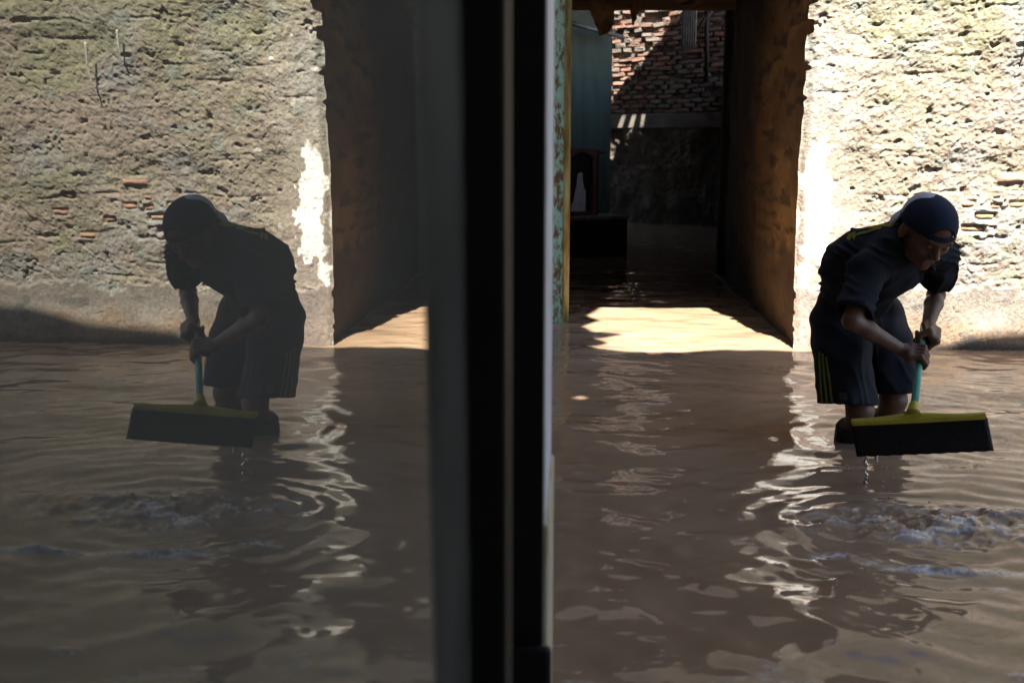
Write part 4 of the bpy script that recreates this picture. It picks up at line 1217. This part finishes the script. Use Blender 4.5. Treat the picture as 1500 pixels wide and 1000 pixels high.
# head: a low ridge, thickest in the middle
V_ = []; F_ = []
ns = 24
secs = 8
for i in range(ns + 1):
    t = i / ns
    w = 0.5 + 0.5 * math.cos((t - 0.48) * 2 * math.pi)
    topz = -0.006 - 0.010 * w ** 2
    hw_ = 0.016 + 0.006 * w
    prof = [(-hw_, 0.016), (-hw_, 0.002), (-hw_ * 0.7, topz * 0.8), (-hw_ * 0.25, topz), (hw_ * 0.25, topz), (hw_ * 0.7, topz * 0.8), (hw_, 0.002), (hw_, 0.016)]
    for (a_, b_) in prof:
        V_.append(SM @ Vector((t * HL, a_, b_)))
for i in range(ns):
    for k in range(secs):
        F_.append((i * secs + k, i * secs + (k + 1) % secs, (i + 1) * secs + (k + 1) % secs, (i + 1) * secs + k))
F_ += [tuple(range(secs)), tuple(ns * secs + k for k in reversed(range(secs)))]
me = mesh('head', V_, F_)
bm = bmesh.new(); bm.from_mesh(me); bmesh.ops.recalc_face_normals(bm, faces=bm.faces)
bmesh.ops.bevel(bm, geom=[e for e in bm.edges if e.calc_length() > 0 and abs(e.calc_face_angle(0)) > 0.6], offset=0.002, segments=2, affect='EDGES')
bm.to_mesh(me); bm.free()
hd = link('head', me, M['sq_yellow'], sq)
link('socket', tube_mesh('socket', [SQ0 - sax * 0.022, SQ0 - sax * 0.005, SQ0 + sax * 0.03, SQ0 + sax * 0.036], [0.027, 0.021, 0.0165, 0.015], 14), M['sq_yellow'], sq)
# rubber blade, two lips, slightly bowed
for k, (o0, ln) in enumerate(((0.006, 0.108), (-0.007, 0.104))):
    V_ = []; F_ = []
    nu_, nv_ = 30, 8
    for i in range(nu_ + 1):
        for j in range(nv_ + 1):
            s_ = -0.004 + (HL + 0.008) * i / nu_; t = j / nv_
            bow = 0.010 * t * t * math.sin(i / nu_ * math.pi)
            V_.append(SM @ Vector((s_ + 0.012 * t, o0 + bow, 0.010 + ln * t + 0.0012 * math.sin(i * 2.1))))
    F_ = [tuple(q) for q in grid_faces(nu_ + 1, nv_ + 1)]
    o = link('blade', mesh('blade', V_, F_, True), M['rubber'], sq)
    md = o.modifiers.new('thickness', 'SOLIDIFY'); md.thickness = 0.004; md.offset = 0

# ---- water running off the blade
bm = bmesh.new()
def blob(p, r, sc=(1, 1, 1)):
    q = bmesh.ops.create_icosphere(bm, subdivisions=2, radius=r)
    for v in q['verts']:
        v.co = Vector((v.co.x * sc[0], v.co.y * sc[1], v.co.z * sc[2])) * (1 + 0.2 * math.sin(v.co.z * 900)) + Vector(p)
drp = at(1268, 664, 3.14)
def stream(p0, z1, r0):
    n = 26
    pts = []; rad = []
    for i in range(n):
        t = i / (n - 1)
        pts.append(Vector((p0.x + 0.004 * math.sin(t * 19) + 0.003 * random.uniform(-1, 1), p0.y - 0.02 * t, p0.z + (z1 - p0.z) * t)))
        rad.append(r0 * (0.6 + 0.5 * abs(math.sin(t * 11 + 1)) + random.uniform(0, 0.3)))
    me_ = tube_mesh('s', pts, rad, 8)
    bm.from_mesh(me_); bpy.data.meshes.remove(me_)
stream(drp, 0.0, 0.0042)
stream(at(1282, 662, 3.14), 0.075, 0.0022)
for k in range(46):
    u = 1262 + random.gauss(0, 1) * 26; v = 700 + random.uniform(-20, 60)
    blob(at(u + 10, v, 3.05 + random.uniform(-0.08, 0.08)), random.uniform(0.0015, 0.004), (1, 1, random.uniform(1, 2)))
for k in range(24):
    u = random.uniform(1200, 1560); v = random.uniform(735, 800)
    g = gnd(u, v)
    blob((g.x, g.y, random.uniform(0.0, 0.03)), random.uniform(0.0012, 0.0032), (1.3, 1, 0.9))
o = bm_obj('dripping_water', bm, M['drops'], None, True)
tag(o, 'water dripping and splashing below the lifted squeegee blade', 'water drops', kind='stuff')
